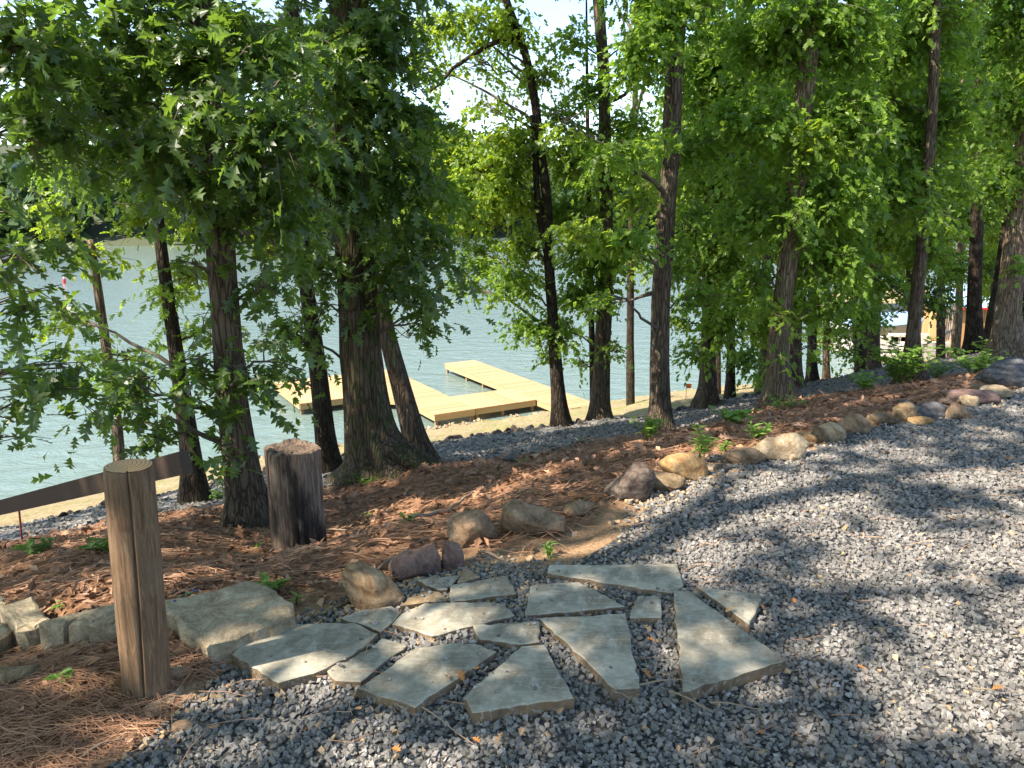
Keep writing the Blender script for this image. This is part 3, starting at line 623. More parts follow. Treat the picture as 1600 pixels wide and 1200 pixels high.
tree('rough brown trunk in the middle, standing right of the gap over the water', [(1030, 672, 40), (1030, 640, 31), (1030, 560, 28), (1032, 470, 26), (1038, 400, 25), (1042, 320, 24), (1048, 240, 25), (1052, 150, 24), (1056, 60, 24), (1060, 0, 24)], 9.6,
     [(1020, -45, 120, 45, 9.6, 1.), (950, 235, 65, 22, 9, 1.2), (885, 205, 45, 14, 8.8, .6, 'lime'), (905, 355, 55, 20, 8.8, 1.0, 'lime'), (975, 375, 60, 26, 9, 1.2), (1005, 310, 36, 26, 9, .8, 'lime'), (950, 465, 50, 15, 9, .5), (1000, 85, 60, 45, 9.2, 1.1), (1040, 30, 55, 36, 9.3, 1.0), (1080, 230, 50, 50, 9.8, .7), (1080, 350, 50, 45, 9.8, .7), (1090, 460, 40, 40, 9.8, .7), (1050, 215, 30, 24, 9., .5), (1060, 5, 80, 20, 9.5, 1.2)],
     'oakmid', 'bark', seg=24, step=.09, canopy=(280, 3.), height=13, forks=[[(1030, 455, 9), (1005, 462, 5), (985, 470, 3), (960, 472, 2)]])
tree('brown trunk half hidden by low leaves right of the water gap', [(1105, 627, 30), (1106, 600, 24), (1107, 500, 20), (1107, 400, 16), (1108, 300, 15), (1104, 150, 14), (1101, 0, 14)], 13,
     [(1130, -45, 100, 50, 13, 1.), (1120, 260, 120, 240, 13.2, .45), (1110, 90, 60, 75, 13, 1.3), (1150, 250, 70, 70, 13, 1.3), (1125, 400, 55, 50, 13, 1.1), (1128, 500, 50, 38, 12.6, .9), (1085, 550, 30, 30, 12.5, .6), (1060, 420, 36, 32, 12.6, .6), (1065, 500, 25, 25, 12.6, .5, 'lime')],
     'oakmid', 'bark', canopy=(200, 2.5))
tree('narrow dark trunk right of the leaf-hidden brown one', [(1141, 617, 16), (1142, 560, 12), (1143, 450, 12), (1148, 300, 11), (1152, 100, 10)], 14.2, [(1155, 450, 38, 52, 14, .9), (1165, 560, 34, 30, 14, .8), (1170, 180, 60, 70, 14, 1.1, 'lime')], 'midm', 'bark_dark', seg=10, flare=.5, canopy=(120, 2.2), name='young_oak_tree')
tree('brown trunk close to the left of the broad sunlit oak', [(1194, 608, 18), (1195, 560, 14), (1196, 480, 13), (1200, 350, 12), (1205, 150, 11)], 14.8, [(1190, 500, 36, 45, 14.6, .8, 'lime'), (1185, 590, 24, 15, 14.5, .5), (1210, 250, 60, 60, 15, 1.1, 'lime')], 'midm', 'bark', seg=10, flare=.8, canopy=(100, 2.2), name='young_oak_tree')
tree('broad sunlit oak trunk with ivy leaves at its foot', [(1219, 637, 48), (1218, 610, 38), (1216, 570, 32), (1220, 500, 28), (1228, 440, 27), (1236, 370, 26), (1245, 280, 27), (1253, 190, 26), (1262, 100, 24), (1268, 0, 23)], 9.8,
     [(1250, -45, 150, 45, 10, 1.1), (1250, 240, 160, 220, 10.4, .40), (1200, 55, 85, 55, 10, 1.3), (1310, 55, 85, 55, 10, 1.3), (1180, 180, 75, 45, 9.6, 1.1), (1325, 180, 75, 52, 9.8, 1.2), (1190, 330, 62, 45, 9.8, 1.1), (1310, 300, 75, 52, 9.8, 1.3), (1310, 400, 75, 45, 9.8, 1.2), (1185, 430, 40, 40, 9.8, .8), (1300, 475, 62, 28, 9.8, .7), (1222, 490, 26, 24, 9.4, .5, 'lime'), (1220, 560, 22, 16, 9.4, .4), (1270, 220, 50, 40, 9.5, .7, 'lime'), (1275, 540, 30, 14, 9.8, .3), (1245, 330, 34, 30, 9.0, .4), (1255, 10, 90, 20, 9.6, 1.2)],
     'oakmid', 'bark_light', seg=28, step=.08, flare=.9, canopy=(300, 3.), height=14)
tree('shaded trunk directly behind the broad sunlit oak', [(1241, 606, 22), (1241, 560, 18), (1243, 480, 17), (1250, 330, 15), (1258, 100, 13)], 13.2, [(1260, 470, 40, 40, 13, .8), (1270, 120, 60, 70, 13, 1.)], 'midm', 'bark', seg=12, canopy=(100, 2.3), name='young_oak_tree')
bg_grp = 'thin shaded trunks packed behind the path on the right'
tree('dark trunk leaning slightly, third of the packed trunks right of the sunlit oak', [(1268, 602, 17), (1268, 560, 14), (1270, 480, 13), (1274, 200, 11)], 15.6, [(1280, 380, 50, 60, 15.6, 1.), (1260, 200, 50, 60, 15.6, 1., 'lime')], 'midm', 'bark_dark', seg=10, group=bg_grp, name='young_oak_tree')
tree('thin pale brown trunk in the packed row behind the path', [(1291, 598, 11), (1291, 540, 9), (1293, 400, 9), (1298, 150, 8)], 16.6, [(1300, 520, 40, 30, 16.6, .7), (1310, 250, 50, 60, 16.6, 1.)], 'midm', 'bark', seg=8, group=bg_grp, name='young_oak_tree')
tree('dark crooked trunk left of the straight grey-brown trunk behind the path', [(1346, 590, 16), (1342, 560, 13), (1337, 500, 12), (1335, 420, 11), (1330, 200, 10)], 17, [(1345, 490, 46, 34, 15, .8), (1325, 555, 30, 16, 15, .4), (1340, 420, 40, 40, 17, .8)], 'midm', 'bark_dark', seg=10, group=bg_grp, name='young_oak_tree')
tree('straight grey-brown trunk with bare lower half behind the path', [(1365, 584, 20), (1365, 560, 17), (1367, 480, 16), (1368, 400, 16), (1371, 250, 15), (1374, 50, 13)], 16, [(1370, 110, 75, 80, 16, 1.2), (1390, 280, 65, 65, 15, 1.3), (1375, 365, 55, 42, 15, 1.1), (1330, 340, 50, 50, 16, .9)], 'lime', 'bark', seg=14, canopy=(120, 2.4))
tree('grey trunk rising from the bushy shrub right of centre', [(1424, 602, 46), (1424, 585, 32), (1425, 540, 18), (1432, 470, 17), (1440, 400, 16), (1448, 300, 14), (1457, 170, 12), (1464, 0, 12)], 10.4,
     [(1450, -45, 130, 45, 11, 1.1), (1420, 210, 130, 200, 11.4, .40), (1430, 55, 85, 55, 11, 1.3), (1460, 180, 65, 62, 11, 1.2), (1410, 290, 65, 55, 10.6, 1.3), (1445, 385, 48, 34, 11, .9), (1385, 440, 48, 26, 11, .8), (1385, 150, 50, 50, 10.8, 1., 'lime'), (1447, 330, 30, 36, 9.9, .5), (1445, 10, 90, 20, 10.4, 1.2)],
     'oakmid', 'bark', seg=16, canopy=(240, 2.8), height=12)
tree('dark leaning trunk behind the grey trunk with the shrub', [(1430, 560, 15), (1428, 500, 14), (1424, 430, 13), (1416, 250, 12)], 17.5, [(1450, 465, 60, 28, 17, .7, 'dark'), (1420, 350, 50, 60, 17, 1.)], 'midm', 'bark_dark', seg=10, group=bg_grp, name='young_oak_tree')
tree('thin pale trunk in front of the pale picket fence', [(1493, 545, 11), (1497, 500, 10), (1500, 430, 9), (1503, 300, 8), (1506, 100, 8)], 19, [(1480, 415, 50, 34, 18, .9), (1500, 330, 48, 46, 18, 1.2), (1510, 200, 50, 60, 18, 1.1)], 'midm', 'bark_light', seg=8, name='young_oak_tree')
tree('nearly black trunk left of the pale grey trunk at the right edge', [(1524, 545, 26), (1523, 520, 21), (1522, 470, 17), (1526, 380, 16), (1530, 200, 14), (1533, 0, 13)], 16, [(1530, 60, 75, 65, 14, 1.3, 'midm'), (1525, 180, 75, 55, 14, 1.3)], 'oakmid', 'bark_dark', seg=12, canopy=(120, 2.4))
tree('black trunk leaning right between two straight trunks at the right', [(1544, 540, 16), (1548, 500, 13), (1558, 450, 12), (1568, 390, 12), (1585, 280, 11), (1600, 180, 9)], 17.5, [(1545, 420, 26, 50, 19, .8, 'lime'), (1540, 320, 40, 40, 18, 1., 'midm')], 'midm', 'bark_dark', seg=10, flare=.5, name='leaning_tree')
tree('pale grey trunk at the right edge with a sunlit patch', [(1575, 548, 42), (1574, 520, 32), (1575, 480, 28), (1580, 430, 27), (1586, 380, 27), (1598, 300, 26), (1612, 150, 24), (1620, 0, 22)], 13, [(1570, -45, 90, 50, 13, 1.1), (1560, 275, 55, 42, 13, 1.2), (1590, 150, 50, 60, 13, 1.2), (1590, 40, 50, 60, 13, 1.2), (1592, 420, 14, 34, 12.6, .4)], 'oakmid', 'bark_light', seg=22, canopy=(220, 2.8), height=13)
tree('dark trunk cut by the right edge of the picture', [(1603, 545, 20), (1603, 480, 17), (1605, 380, 16), (1610, 200, 14)], 15, [(1600, 480, 20, 30, 15, .5)], 'midm', 'bark_dark', seg=10, name='young_oak_tree')
o_ = next(o for o in COL.objects if o.get('label', '').startswith('biggest oak'))
for px in ([(600, 700, 44), (632, 716, 30), (655, 727, 20), (682, 741, 9)], [(575, 715, 40), (556, 738, 26), (545, 752, 12)]):
    q = np.array([at(a, b, 7.15-.05*i) for i, (a, b, w) in enumerate(px)]); q, r2 = resample(q, [w/F*7.4/2 for a, b, w in px], .05)
    fr2 = Fbm(1., 9); v, f = tube(q, r2, 24, True, lambda th, i: 1+.12*(1-np.abs(fr2(np.stack([np.cos(th)*4, np.sin(th)*4, i*.05], -1))))); part('root', v, f, M['bark_moss'], o_, True)
# trees further back that close the gaps on the right and behind the middle
for i, (lb, px, Y_, bl) in enumerate([
    ('slender tree behind the others above the slope, right of the middle', 1120, 19, [(1130, 150, 110, 130, 19, 1.0), (1110, 330, 80, 80, 19, .8)]),
    ('slender far tree whose crown fills the gap over the sunlit oak', 1230, 20, [(1230, 120, 110, 120, 20, 1.1), (1230, 330, 90, 90, 20, 1.0), (1220, 470, 60, 50, 20, .7)]),
    ('slender far tree behind the straight grey-brown trunk', 1350, 21, [(1350, 200, 110, 140, 21, 1.2), (1340, 400, 90, 70, 21, 1.1)]),
    ('slender far tree behind the shrub-footed grey trunk', 1470, 22, [(1460, 130, 110, 130, 22, 1.2), (1450, 320, 90, 80, 22, 1.1)]),
    ('slender far tree near the shed at the right edge', 1560, 23, [(1560, 150, 100, 140, 23, 1.2), (1565, 340, 80, 80, 23, 1.1), (1555, 450, 40, 30, 24, .7)]),
    ('slender lakeside tree seen through the middle gap', 985, 20, [(1000, 250, 70, 50, 20, .6), (1010, 400, 40, 40, 20, .4)])]):
    tree(lb, [(px, 560, 12), (px, 400, 11), (px+6, 200, 9), (px+10, 20, 7)], Y_, bl, 'back' if i != 2 else 'backmid', 'bark_dark', seg=8, step=.3, flare=.3, name='slender_tree', canopy=(60, 2.5), height=13)
# trees standing beside and behind the viewpoint: their crowns shade the drive, the last three added out of view for more shade
for i, (x, y, n_, lb) in enumerate([(-5.2, .6, 330, 'oak beside the drive left of the viewpoint'), (-3.8, -3.2, 330, 'oak behind the viewpoint on the left'), (-8.5, -2., 330, 'oak further left behind the viewpoint'), (-7.8, 2.6, 300, 'oak on the slope left of the wooden post'), (-1.2, -4.6, 240, 'oak directly behind the viewpoint'), (-9.5, 6.5, 240, 'oak on the slope far left near the shore path'), (-12.5, 1., 240, 'oak farthest left of the drive'), (-2.4, -1.3, 280, 'unseen oak added just left of the viewpoint to shade the drive'), (1.6, -3.6, 260, 'unseen oak added behind the viewpoint on the right to shade the drive'), (-6.5, -5.5, 300, 'unseen oak added far behind the viewpoint on the left to shade the drive')]):
    root = thing('oak_tree', (x, y, H(x, y)), lb, 'tree'); z0 = H(x, y); r_ = np.random.default_rng(i)
    P = np.array([[x+.02*k*r_.normal(), y+.02*k*r_.normal(), z0-.2+k*.6] for k in range(20)]); V, f = trunk_mesh(*resample(P, np.linspace(.17, .05, 20), .3), 12, 900+i); part('trunk', V, f, M['bark'], root, True)
    acc = Acc(); top = np.array([P[-1][0], P[-1][1], 7.4]); upper_canopy(acc, None, top, 'far', int(n_*1.5), (3.3, 3.3, 3.6), 500+i, 3.9, True, .24)
    for q in range(9):
        e = top+nrm(R.normal(size=3))*np.array((2.4, 2.4, 2.)); V, f = tube(bez(P[8+q], e, .05, 6, .04, q), np.linspace(.05, .012, 6), 5); part('branch', V, f, M['twig'], root, True)
    v, f, a = acc.get(); part('crown', v, f, M['mid'], root, False, a, kind='stuff')

# far woods across the lake
acc = Acc(); rw = np.random.default_rng(5); n = 820
cx_ = rw.uniform(-230, 330, n); e_ = 142+np.clip(cx_+60, 0, 200)*.45; cy_ = e_+np.where(np.arange(n) % 2, rw.uniform(0, 9, n), rw.uniform(0, 1, n)**1.5*105); cy_ += 1.5+8*hl(np.stack([cx_, cy_, 0*cx_], -1)*2); cz_ = zfar(cx_, cy_); hh_ = rw.uniform(9, 16, n)
per = 50; u = nrm(rw.normal(size=(n, per, 3)))*(rw.uniform(.5, 1, (n, per, 1))); rx_ = rw.uniform(3.2, 5.5, n)
pos = np.stack([cx_, cy_, cz_+hh_*.55], -1)[:, None]+u*np.stack([rx_, rx_, hh_*.5], -1)[:, None]
put_leaves(acc, 'far', pos.reshape(-1, 3), rw.normal(size=(n*per, 3)), u.reshape(-1, 3)+rw.normal(0, .5, (n*per, 3)), rw.uniform(1.5, 3.0, n*per), np.clip(np.repeat(rw.uniform(.1, .9, n), per)+rw.normal(0, .12, n*per), 0, 1), 1.5)
v, f, a = acc.get(); tag(link('far_woods', mesh('far_woods', v, f, M['far'], False, a)), 'dense dark green woods covering the far shore of the lake', 'woods', kind='stuff')

# ------------------------------------------------------------------ dock
O2 = np.array([-2.5, 24.09]); U = np.array([.86, .51]); Vv = np.array([-.51, .86]); RZ = math.atan2(U[1], U[0]); ZD = ZW+.42
def dk(u, v, z=0.): return np.array([*(O2+U*u+Vv*v), ZD+z])
dock = thing('wooden_dock', dk(2, 2), 'new yellow-pine dock in two joined arms floating at the shore', 'dock')
bw, gap = .130, .016
def boards(u0, u1, v0, v1, along, name='deck_board'):
    """boards laid side by side; along says which way a board runs"""
    ln = (u1-u0) if along == 'u' else (v1-v0); rng = (v1-v0) if along == 'u' else (u1-u0); n = int(round(rng/(bw+gap))); w = rng/n-gap
    bv, bf = box((0, 0, 0), (ln+.03, w, .035)); me = mesh(name, bv, bf, M['deck'])
    for i in range(n):
        c = dk((u0+u1)/2, v0+(i+.5)*rng/n, -.0175) if along == 'u' else dk(u0+(i+.5)*rng/n, (v0+v1)/2, -.0175)
        o = link(name, me, dock); o.location = tuple(c-np.array(dock.location)+np.array([0, 0, random.uniform(-.002, .002)])); o.rotation_euler = (0, 0, RZ+(0 if along == 'u' else math.pi/2))
def fascia(a, b, hgt=.19, z=-.036, t=.04, name='fascia_board'):
    A = dk(*a); B = dk(*b); d = B-A; c = (A+B)/2; v, f = box((c[0], c[1], ZD+z-hgt/2), (np.linalg.norm(d), t, hgt), math.atan2(d[1], d[0])); c0 = np.array([c[0], c[1], ZD+z-hgt/2])
    r0 = math.atan2(d[1], d[0]); bv, bf = box((0, 0, 0), (np.linalg.norm(d), t, hgt)); o = link(name, mesh(name, bv, bf, M['fascia']), dock); o.location = tuple(c0-np.array(dock.location)); o.rotation_euler = (0, 0, r0)
boards(0, 1.48, 0, 7.4, 'u'); boards(-3.35, -.005, 3.65, 7.4, 'v'); boards(1.49, 3.9, .03, 1.9, 'v'); boards(3.93, 5.35, -1.6, 7.4, 'u')
# corner gusset between arm and platform
gv = np.array([dk(-1.2, 3.64), dk(-.01, 2.45), dk(-.01, 3.64)]); gv = np.vstack([gv, gv-np.array([0, 0, .035])]); part('corner_board', gv, [(0, 1, 2), (5, 4, 3), (0, 3, 4, 1), (1, 4, 5, 2), (2, 5, 3, 0)], M['deck'], dock)
for a, b in [((.0, .02), (1.48, .02)), ((.02, .04), (.02, 2.45)), ((-1.2, 3.62), (-.02, 2.45)), ((-3.33, 3.67), (-1.2, 3.67)), ((-3.33, 3.7), (-3.33, 7.36)), ((-3.3, 7.38), (1.46, 7.38)), ((1.46, 1.95), (1.46, 7.3)),
             ((1.52, .05), (3.88, .05)), ((1.5, 1.88), (3.9, 1.88)), ((3.95, -1.56), (3.95, .0)), ((3.95, 1.95), (3.95, 7.3)), ((3.95, 7.38), (5.33, 7.38)), ((5.33, -1.56), (5.33, 7.34)), ((3.95, -1.58), (5.33, -1.58))]: fascia(a, b)
pv, pf = box((0, 0, 0), (.09, .09, .9)); pm = mesh('dock_post', pv, pf, M['pile'])
for u_, v_ in [(.1, .1), (1.4, .1), (.1, 2.3), (1.4, 3.5), (1.4, 7.3), (-3.25, 3.75), (-1.3, 3.75), (-3.25, 7.3), (-.1, 3.5), (1.6, .14), (3.8, .14), (2.6, .14), (4.03, 7.3), (4.03, 5.5), (4.03, 4.1), (4.03, 2.6), (5.25, 7.3), (5.25, 3.5), (5.25, 0), (4.03, -1.4)]:
    o = link('dock_post', pm, dock); o.location = tuple(dk(u_, v_, -.55)-np.array(dock.location)); o.rotation_euler = (0, 0, RZ)

# ------------------------------------------------------------------ post, rail, stump
pb = onz(231, 1086); pz = H(pb[0], pb[1]); pt = at(201, 722, pb[1]+.0)
ax = np.array([pt[0]-pb[0], 0, pt[2]-pz]); hgt = np.linalg.norm(ax)
post = thing('wooden_post', (pb[0], pb[1], pz), 'round weathered wooden post with a long crack and sawn top', 'post')
pr = .071; segs = 150; fn = Fbm(1.5, 41); fr_ = Fbm(1., 43)
zz = np.concatenate([np.linspace(-.08, hgt-.012, 40)]); A0 = np.array([pb[0], pb[1], pz]); an = ax/hgt
Pp = A0+an*zz[:, None]
def pdisp(th, i):
    z = zz[i]; crk = -.2*np.exp(-((((th-.3-.10*np.sin(z*3)+math.pi) % (2*math.pi))-math.pi)/.032)**2)
    return 1+.02*fn(np.stack([np.cos(th), np.sin(th), z*2], -1))+.012*fr_(np.stack([9*np.cos(th), 9*np.sin(th), z], -1))+crk-.05*(z > hgt-.02)
V, f = tube(Pp, np.linspace(pr*1.04, pr*.98, len(zz)), segs, False, pdisp)
part('shaft', V, f, M['post'], post, True)
ring = V[-segs:]; tv = np.vstack([ring+an*.002, ring*.15+ring.mean(0)*.85+an*.007]); c = len(tv); tv = np.vstack([tv, ring.mean(0)+an*.008]); j = np.arange(segs); j2 = (j+1) % segs
part('sawn_top', tv, np.vstack([np.stack([j, j2, segs+j2, segs+j], -1), np.stack([segs+j, segs+j2, np.full(segs, c), np.full(segs, c)], -1)]), M['cut'], post)

ra = at(290, 722, 2.75); rb = at(-40, 803, 4.7)
d = rb-ra; ln = np.linalg.norm(d); dn = d/ln; sx = nrm(np.cross(dn, [0, 0, 1])); upv = np.cross(sx, dn)
def beam(a, b, w, t): 
    dd = b-a; L_ = np.linalg.norm(dd); dd = dd/L_; s_ = nrm(np.cross(dd, np.array([0, 0, 1.]))); u_ = np.cross(s_, dd); v = []
    for e in (a, b):
        for i, j in ((-1, -1), (1, -1), (1, 1), (-1, 1)): v.append(e+s_*i*t/2+u_*j*w/2)
    return np.array(v), [(0, 1, 2, 3), (7, 6, 5, 4), (0, 4, 5, 1), (1, 5, 6, 2), (2, 6, 7, 3), (3, 7, 4, 0)]
rail = thing('stair_handrail', ((ra+rb)/2)*[1, 1, 0]+[0, 0, H((ra[0]+rb[0])/2, (ra[1]+rb[1])/2)], 'dark brown sloping handrail board running behind the round post', 'handrail')
v, f = beam(ra, rb, .088, .038); part('rail_board', v, f, M['rail'], rail)
e = rb+np.array([.02, -.02, 0]); v, f = box((e[0], e[1], (H(e[0], e[1])+e[2])/2-.1), (.09, .09, e[2]-H(e[0], e[1])+.2)); part('rail_post', v, f, M['post'], rail)
s = at(27, 800, 6.2); g_ = H(s[0], s[1]); v, f = tube([[s[0], s[1], g_-.1], [s[0]+.01, s[1], g_+.15], [s[0]+.02, s[1], max(g_+.32, s[2]+.05)]], .008, 6); solo('marker_stake', v, f, M['metal_rust'], 'thin rusty red stake under the low end of the handrail', 'stake')

# rotten stump
sb = at(466, 848, 4.45); sz_ = H(sb[0], sb[1]); stop = at(466, 697, 4.45); sh_ = stop[2]-sz_
stump = thing('tree_stump', (sb[0], sb[1], sz_), 'tall rotten stump with charred face and jagged top', 'stump')
zz2 = np.linspace(-.12, sh_, 34); sg = 110; fs = Fbm(1., 61, 10, 3); fs2 = Fbm(2., 62)
rs = .172*(1+.10*np.exp(-(zz2+.12)/.12)); th0 = np.linspace(0, 2*math.pi, sg, endpoint=False)
def sdisp(th, i):
    z = zz2[i]; return 1+.07*fs2(np.stack([np.cos(th), np.sin(th), z*.5], -1))-.045*np.abs(fs(np.stack([13*np.cos(th), 13*np.sin(th), z*1.0], -1)))
V, f = tube(np.stack([sb[0]+0*zz2, sb[1]+0*zz2, sz_+zz2], -1), rs, sg, False, sdisp)
jag = .004*np.abs(fs(np.stack([6*np.cos(th0), 6*np.sin(th0), 0*th0], -1)))+.012*(np.sin(th0*2+1) > .8)
V = V.reshape(len(zz2), sg, 3); V[-1, :, 2] += jag-.02; V[-2, :, 2] += jag*.5-.01; Vs = V.reshape(-1, 3)
part('stump_wood', Vs, f, M['stump'], stump, True)
ring = V[-1]; inn = [ring]; 
for k, (q, dz) in enumerate([(.85, -.012), (.6, -.03), (.3, -.045), (.05, -.05)]): rr_ = ring*q+ring.mean(0)*(1-q); rr_[:, 2] = sz_+sh_+dz+.007*fs(np.stack([rr_[:, 0]*40, rr_[:, 1]*40, 0*rr_[:, 0]], -1)); inn.append(rr_)
tv = np.vstack(inn); i = np.arange(4)[:, None]*sg; j = np.arange(sg)[None]; f = np.stack([i+j, i+(j+1) % sg, i+sg+(j+1) % sg, i+sg+j], -1).reshape(-1, 4)
part('broken_top', tv, f, M['stump'], stump, False)

# ------------------------------------------------------------------ flagstones and slabs
def slab_mesh(poly, z, th, top_n=2, seed=0, rough=.003, bevel=.006, floor=None):
    """irregular slab: subdivided chipped outline, slightly uneven bevelled top, sides down to z-th"""
    r = np.random.default_rng(seed); P = np.array(poly, float)[:, :2]
    area = .5*np.sum(P[:, 0]*np.roll(P[:, 1], -1)-np.roll(P[:, 0], -1)*P[:, 1])
    if area < 0: P = P[::-1]
    Q = []
    for a, b in zip(P, np.roll(P, -1, 0)):
        L_ = np.linalg.norm(b-a); n = max(2, int(L_/.03)); nn = np.array([(b-a)[1], -(b-a)[0]])/max(L_, 1e-6)
        for k in range(n):
            t = k/n; w = (r.normal()*rough if k else 0); Q.append(a+(b-a)*t+nn*w)
    Q = np.array(Q); c = Q.mean(0); m = len(Q); v = []
    inn = Q+(c-Q)/np.linalg.norm(c-Q, axis=1)[:, None]*bevel
    tp = lambda q, dz=0: np.column_stack([q, z+dz+r.normal(0, .0006, len(q))])
    v = np.vstack([np.column_stack([Q, np.full(m, z-th)]), np.column_stack([Q+r.normal(0, .0012, Q.shape), np.full(m, z-th*.5)]), np.column_stack([Q, np.full(m, z-bevel*.5)]), tp(inn)])
    f = []
    for l in range(3):
        for k in range(m): f.append((l*m+k, l*m+(k+1) % m, (l+1)*m+(k+1) % m, (l+1)*m+k))
    f.append(tuple(3*m+k for k in range(m)))
    return v, f, m
FLAGS = []
def flagstone(px, label, mat='flag', z=.056, th=.046, name='flagstone', group='flagstones laid in the gravel', edge='flag_edge', cat='flagstone', tilt=0., zo=0.):
    poly = [onz(a, b, z) for a, b in px]; seed = len(bpy.data.objects); v, f, m = slab_mesh(poly, z, th, seed=seed)
    v[:, 2] += zo; FLAGS.append(np.array(poly)[:, :2])
    c = v.mean(0); me = mesh(name, v-c, f, M[mat]); me.materials.append(M[edge])
    for i in range(2*m): me.polygons[i].material_index = 1
    o = link(name, me); o.location = tuple(c); return tag(o, label, cat, group)
flagstone([(362, 1022), (400, 977), (500, 974), (553, 973), (590, 990), (572, 1009), (509, 1044), (470, 1057), (435, 1067)], 'large pale flagstone at the left end, dappled with sun, corner nearest the post', zo=.002)
flagstone([(511, 1046), (530, 1034), (576, 1012), (597, 995), (636, 1006), (592, 1038), (563, 1063), (524, 1061)], 'flagstone tucked against the right side of the large left one', z=.053, zo=-.004)
flagstone([(558, 1075), (602, 1047), (650, 1012), (712, 1003), (742, 1005), (776, 1017), (648, 1105)], 'wide flagstone with a cracked near corner, front row left')
flagstone([(724, 1089), (777, 1042), (815, 1009), (850, 1006), (897, 1090), (738, 1113), (731, 1099)], 'nearest flagstone in the middle, chipped at its left corner')
flagstone([(739, 977), (842, 970), (843, 1002), (814, 1006), (750, 998)], 'small flagstone above the nearest middle one')
flagstone([(612, 975), (628, 958), (662, 942), (762, 940), (788, 943), (804, 961), (675, 993), (648, 984)], 'long curved flagstone in the middle row left of centre')
flagstone([(532, 965), (565, 952), (612, 946), (627, 956), (609, 975), (594, 986), (560, 973)], 'pale small flagstone directly in front of the striped boulder')
flagstone([(625, 946), (648, 930), (664, 921), (686, 924), (699, 938), (660, 941)], 'small tan wedge flagstone in front of the mauve rock', 'flag_tan', z=.055, th=.045)
flagstone([(651, 906), (675, 900), (720, 899), (703, 915), (699, 920), (684, 921)], 'thin grey flagstone against the mauve rock', z=.055, th=.04)
flagstone([(714, 910), (727, 886), (750, 900)], 'smallest tan triangle flagstone at the back by the mauve rock', 'flag_tan', z=.06, th=.045)
flagstone([(702, 914), (791, 899), (806, 927), (704, 941)], 'rectangular flagstone at the back left of the paving')
flagstone([(820, 961), (829, 915), (860, 911), (905, 909), (978, 947)], 'flagstone pointed at its right end, centre of the paving')
flagstone([(855, 895), (858, 883), (1059, 881), (1068, 914), (1060, 921), (1050, 926)], 'long narrow flagstone along the back of the paving')
flagstone([(984, 965), (997, 930), (1033, 929), (1033, 964)], 'small square flagstone left of the largest one')
flagstone([(843, 965), (977, 958), (1000, 1074), (961, 1076)], 'blue-grey flagstone shaped like a blade, middle of the paving')
flagstone([(1052, 922), (1072, 920), (1228, 1031), (1067, 1081)], 'largest flagstone, a pale-veined triangle at the right')
flagstone([(1088, 915), (1184, 927), (1190, 935), (1171, 975)], 'tan-grey triangular flagstone farthest right')
# slab at the head of the steps and the step blocks going down to the left
def chunk(px_top, ztop, depth_, label, name='stone_step', mat='slab', seed=1, group=None, jit=.005, cat='step'):
    P = np.array([onz(a, b, ztop) for a, b in px_top]); FLAGS.append(P[:, :2]); v, f, m = slab_mesh(P, ztop, depth_, seed=seed, rough=jit, bevel=.015)
    nn = Fbm(7, seed); v = v+.008*np.stack([nn(v), nn(v+3), nn(v+7)], -1)
    return solo(name, v, f, M[mat], label, cat, group)
chunk([(255, 940), (312, 922), (386, 907), (418, 914), (462, 944), (462, 962), (400, 984), (326, 1012), (296, 990), (262, 962)], .10, .22, 'large rough pale slab at the head of the steps right of the post', 'stone_slab', cat='slab', seed=5, jit=.006)
grp = 'stone blocks stepping down left of the post'
chunk([(137, 976), (205, 945), (262, 935), (262, 950), (184, 975), (184, 968)], .105, .24, 'upper step block touching the post on its left side', seed=6, group=grp)
chunk([(98, 978), (178, 940), (200, 944), (134, 977)], .09, .22, 'second step block left of the post', seed=7, group=grp)
chunk([(62, 976), (165, 940), (176, 941), (96, 978)], .08, .22, 'third step block left of the post, warm tan top', seed=8, group=grp)
chunk([(28, 984), (75, 962), (85, 967), (60, 982)], .035, .2, 'fourth step block partly behind the silvery plant', seed=9, group=grp)
chunk([(0, 946), (55, 928), (66, 946), (80, 966), (28, 982), (12, 968)], .02, .22, 'wide pale step slab near the left edge', seed=10, group=grp)
chunk([(-40, 990), (0, 966), (22, 984), (-10, 1010)], -.02, .2, 'lowest step slab cut by the left edge', seed=12, group=grp)
chunk([(-30, 935), (2, 922), (14, 938), (-10, 950)], -.05, .25, 'small pale slab end at the left edge above the wide step', seed=13, group=grp)
chunk([(262, 1050), (285, 1045), (300, 1050), (290, 1062), (255, 1066)], .02, .05, 'white sunlit stone chip right of the post foot', 'stone_chip', 'r_pale', seed=14, cat='stone')
chunk([(222, 1108), (262, 1082), (300, 1062), (325, 1056), (320, 1072), (290, 1092), (250, 1112), (226, 1118)], .016, .05, 'curved half-buried pale stone in front of the post foot', 'buried_stone', 'r_pale', seed=15, cat='stone')

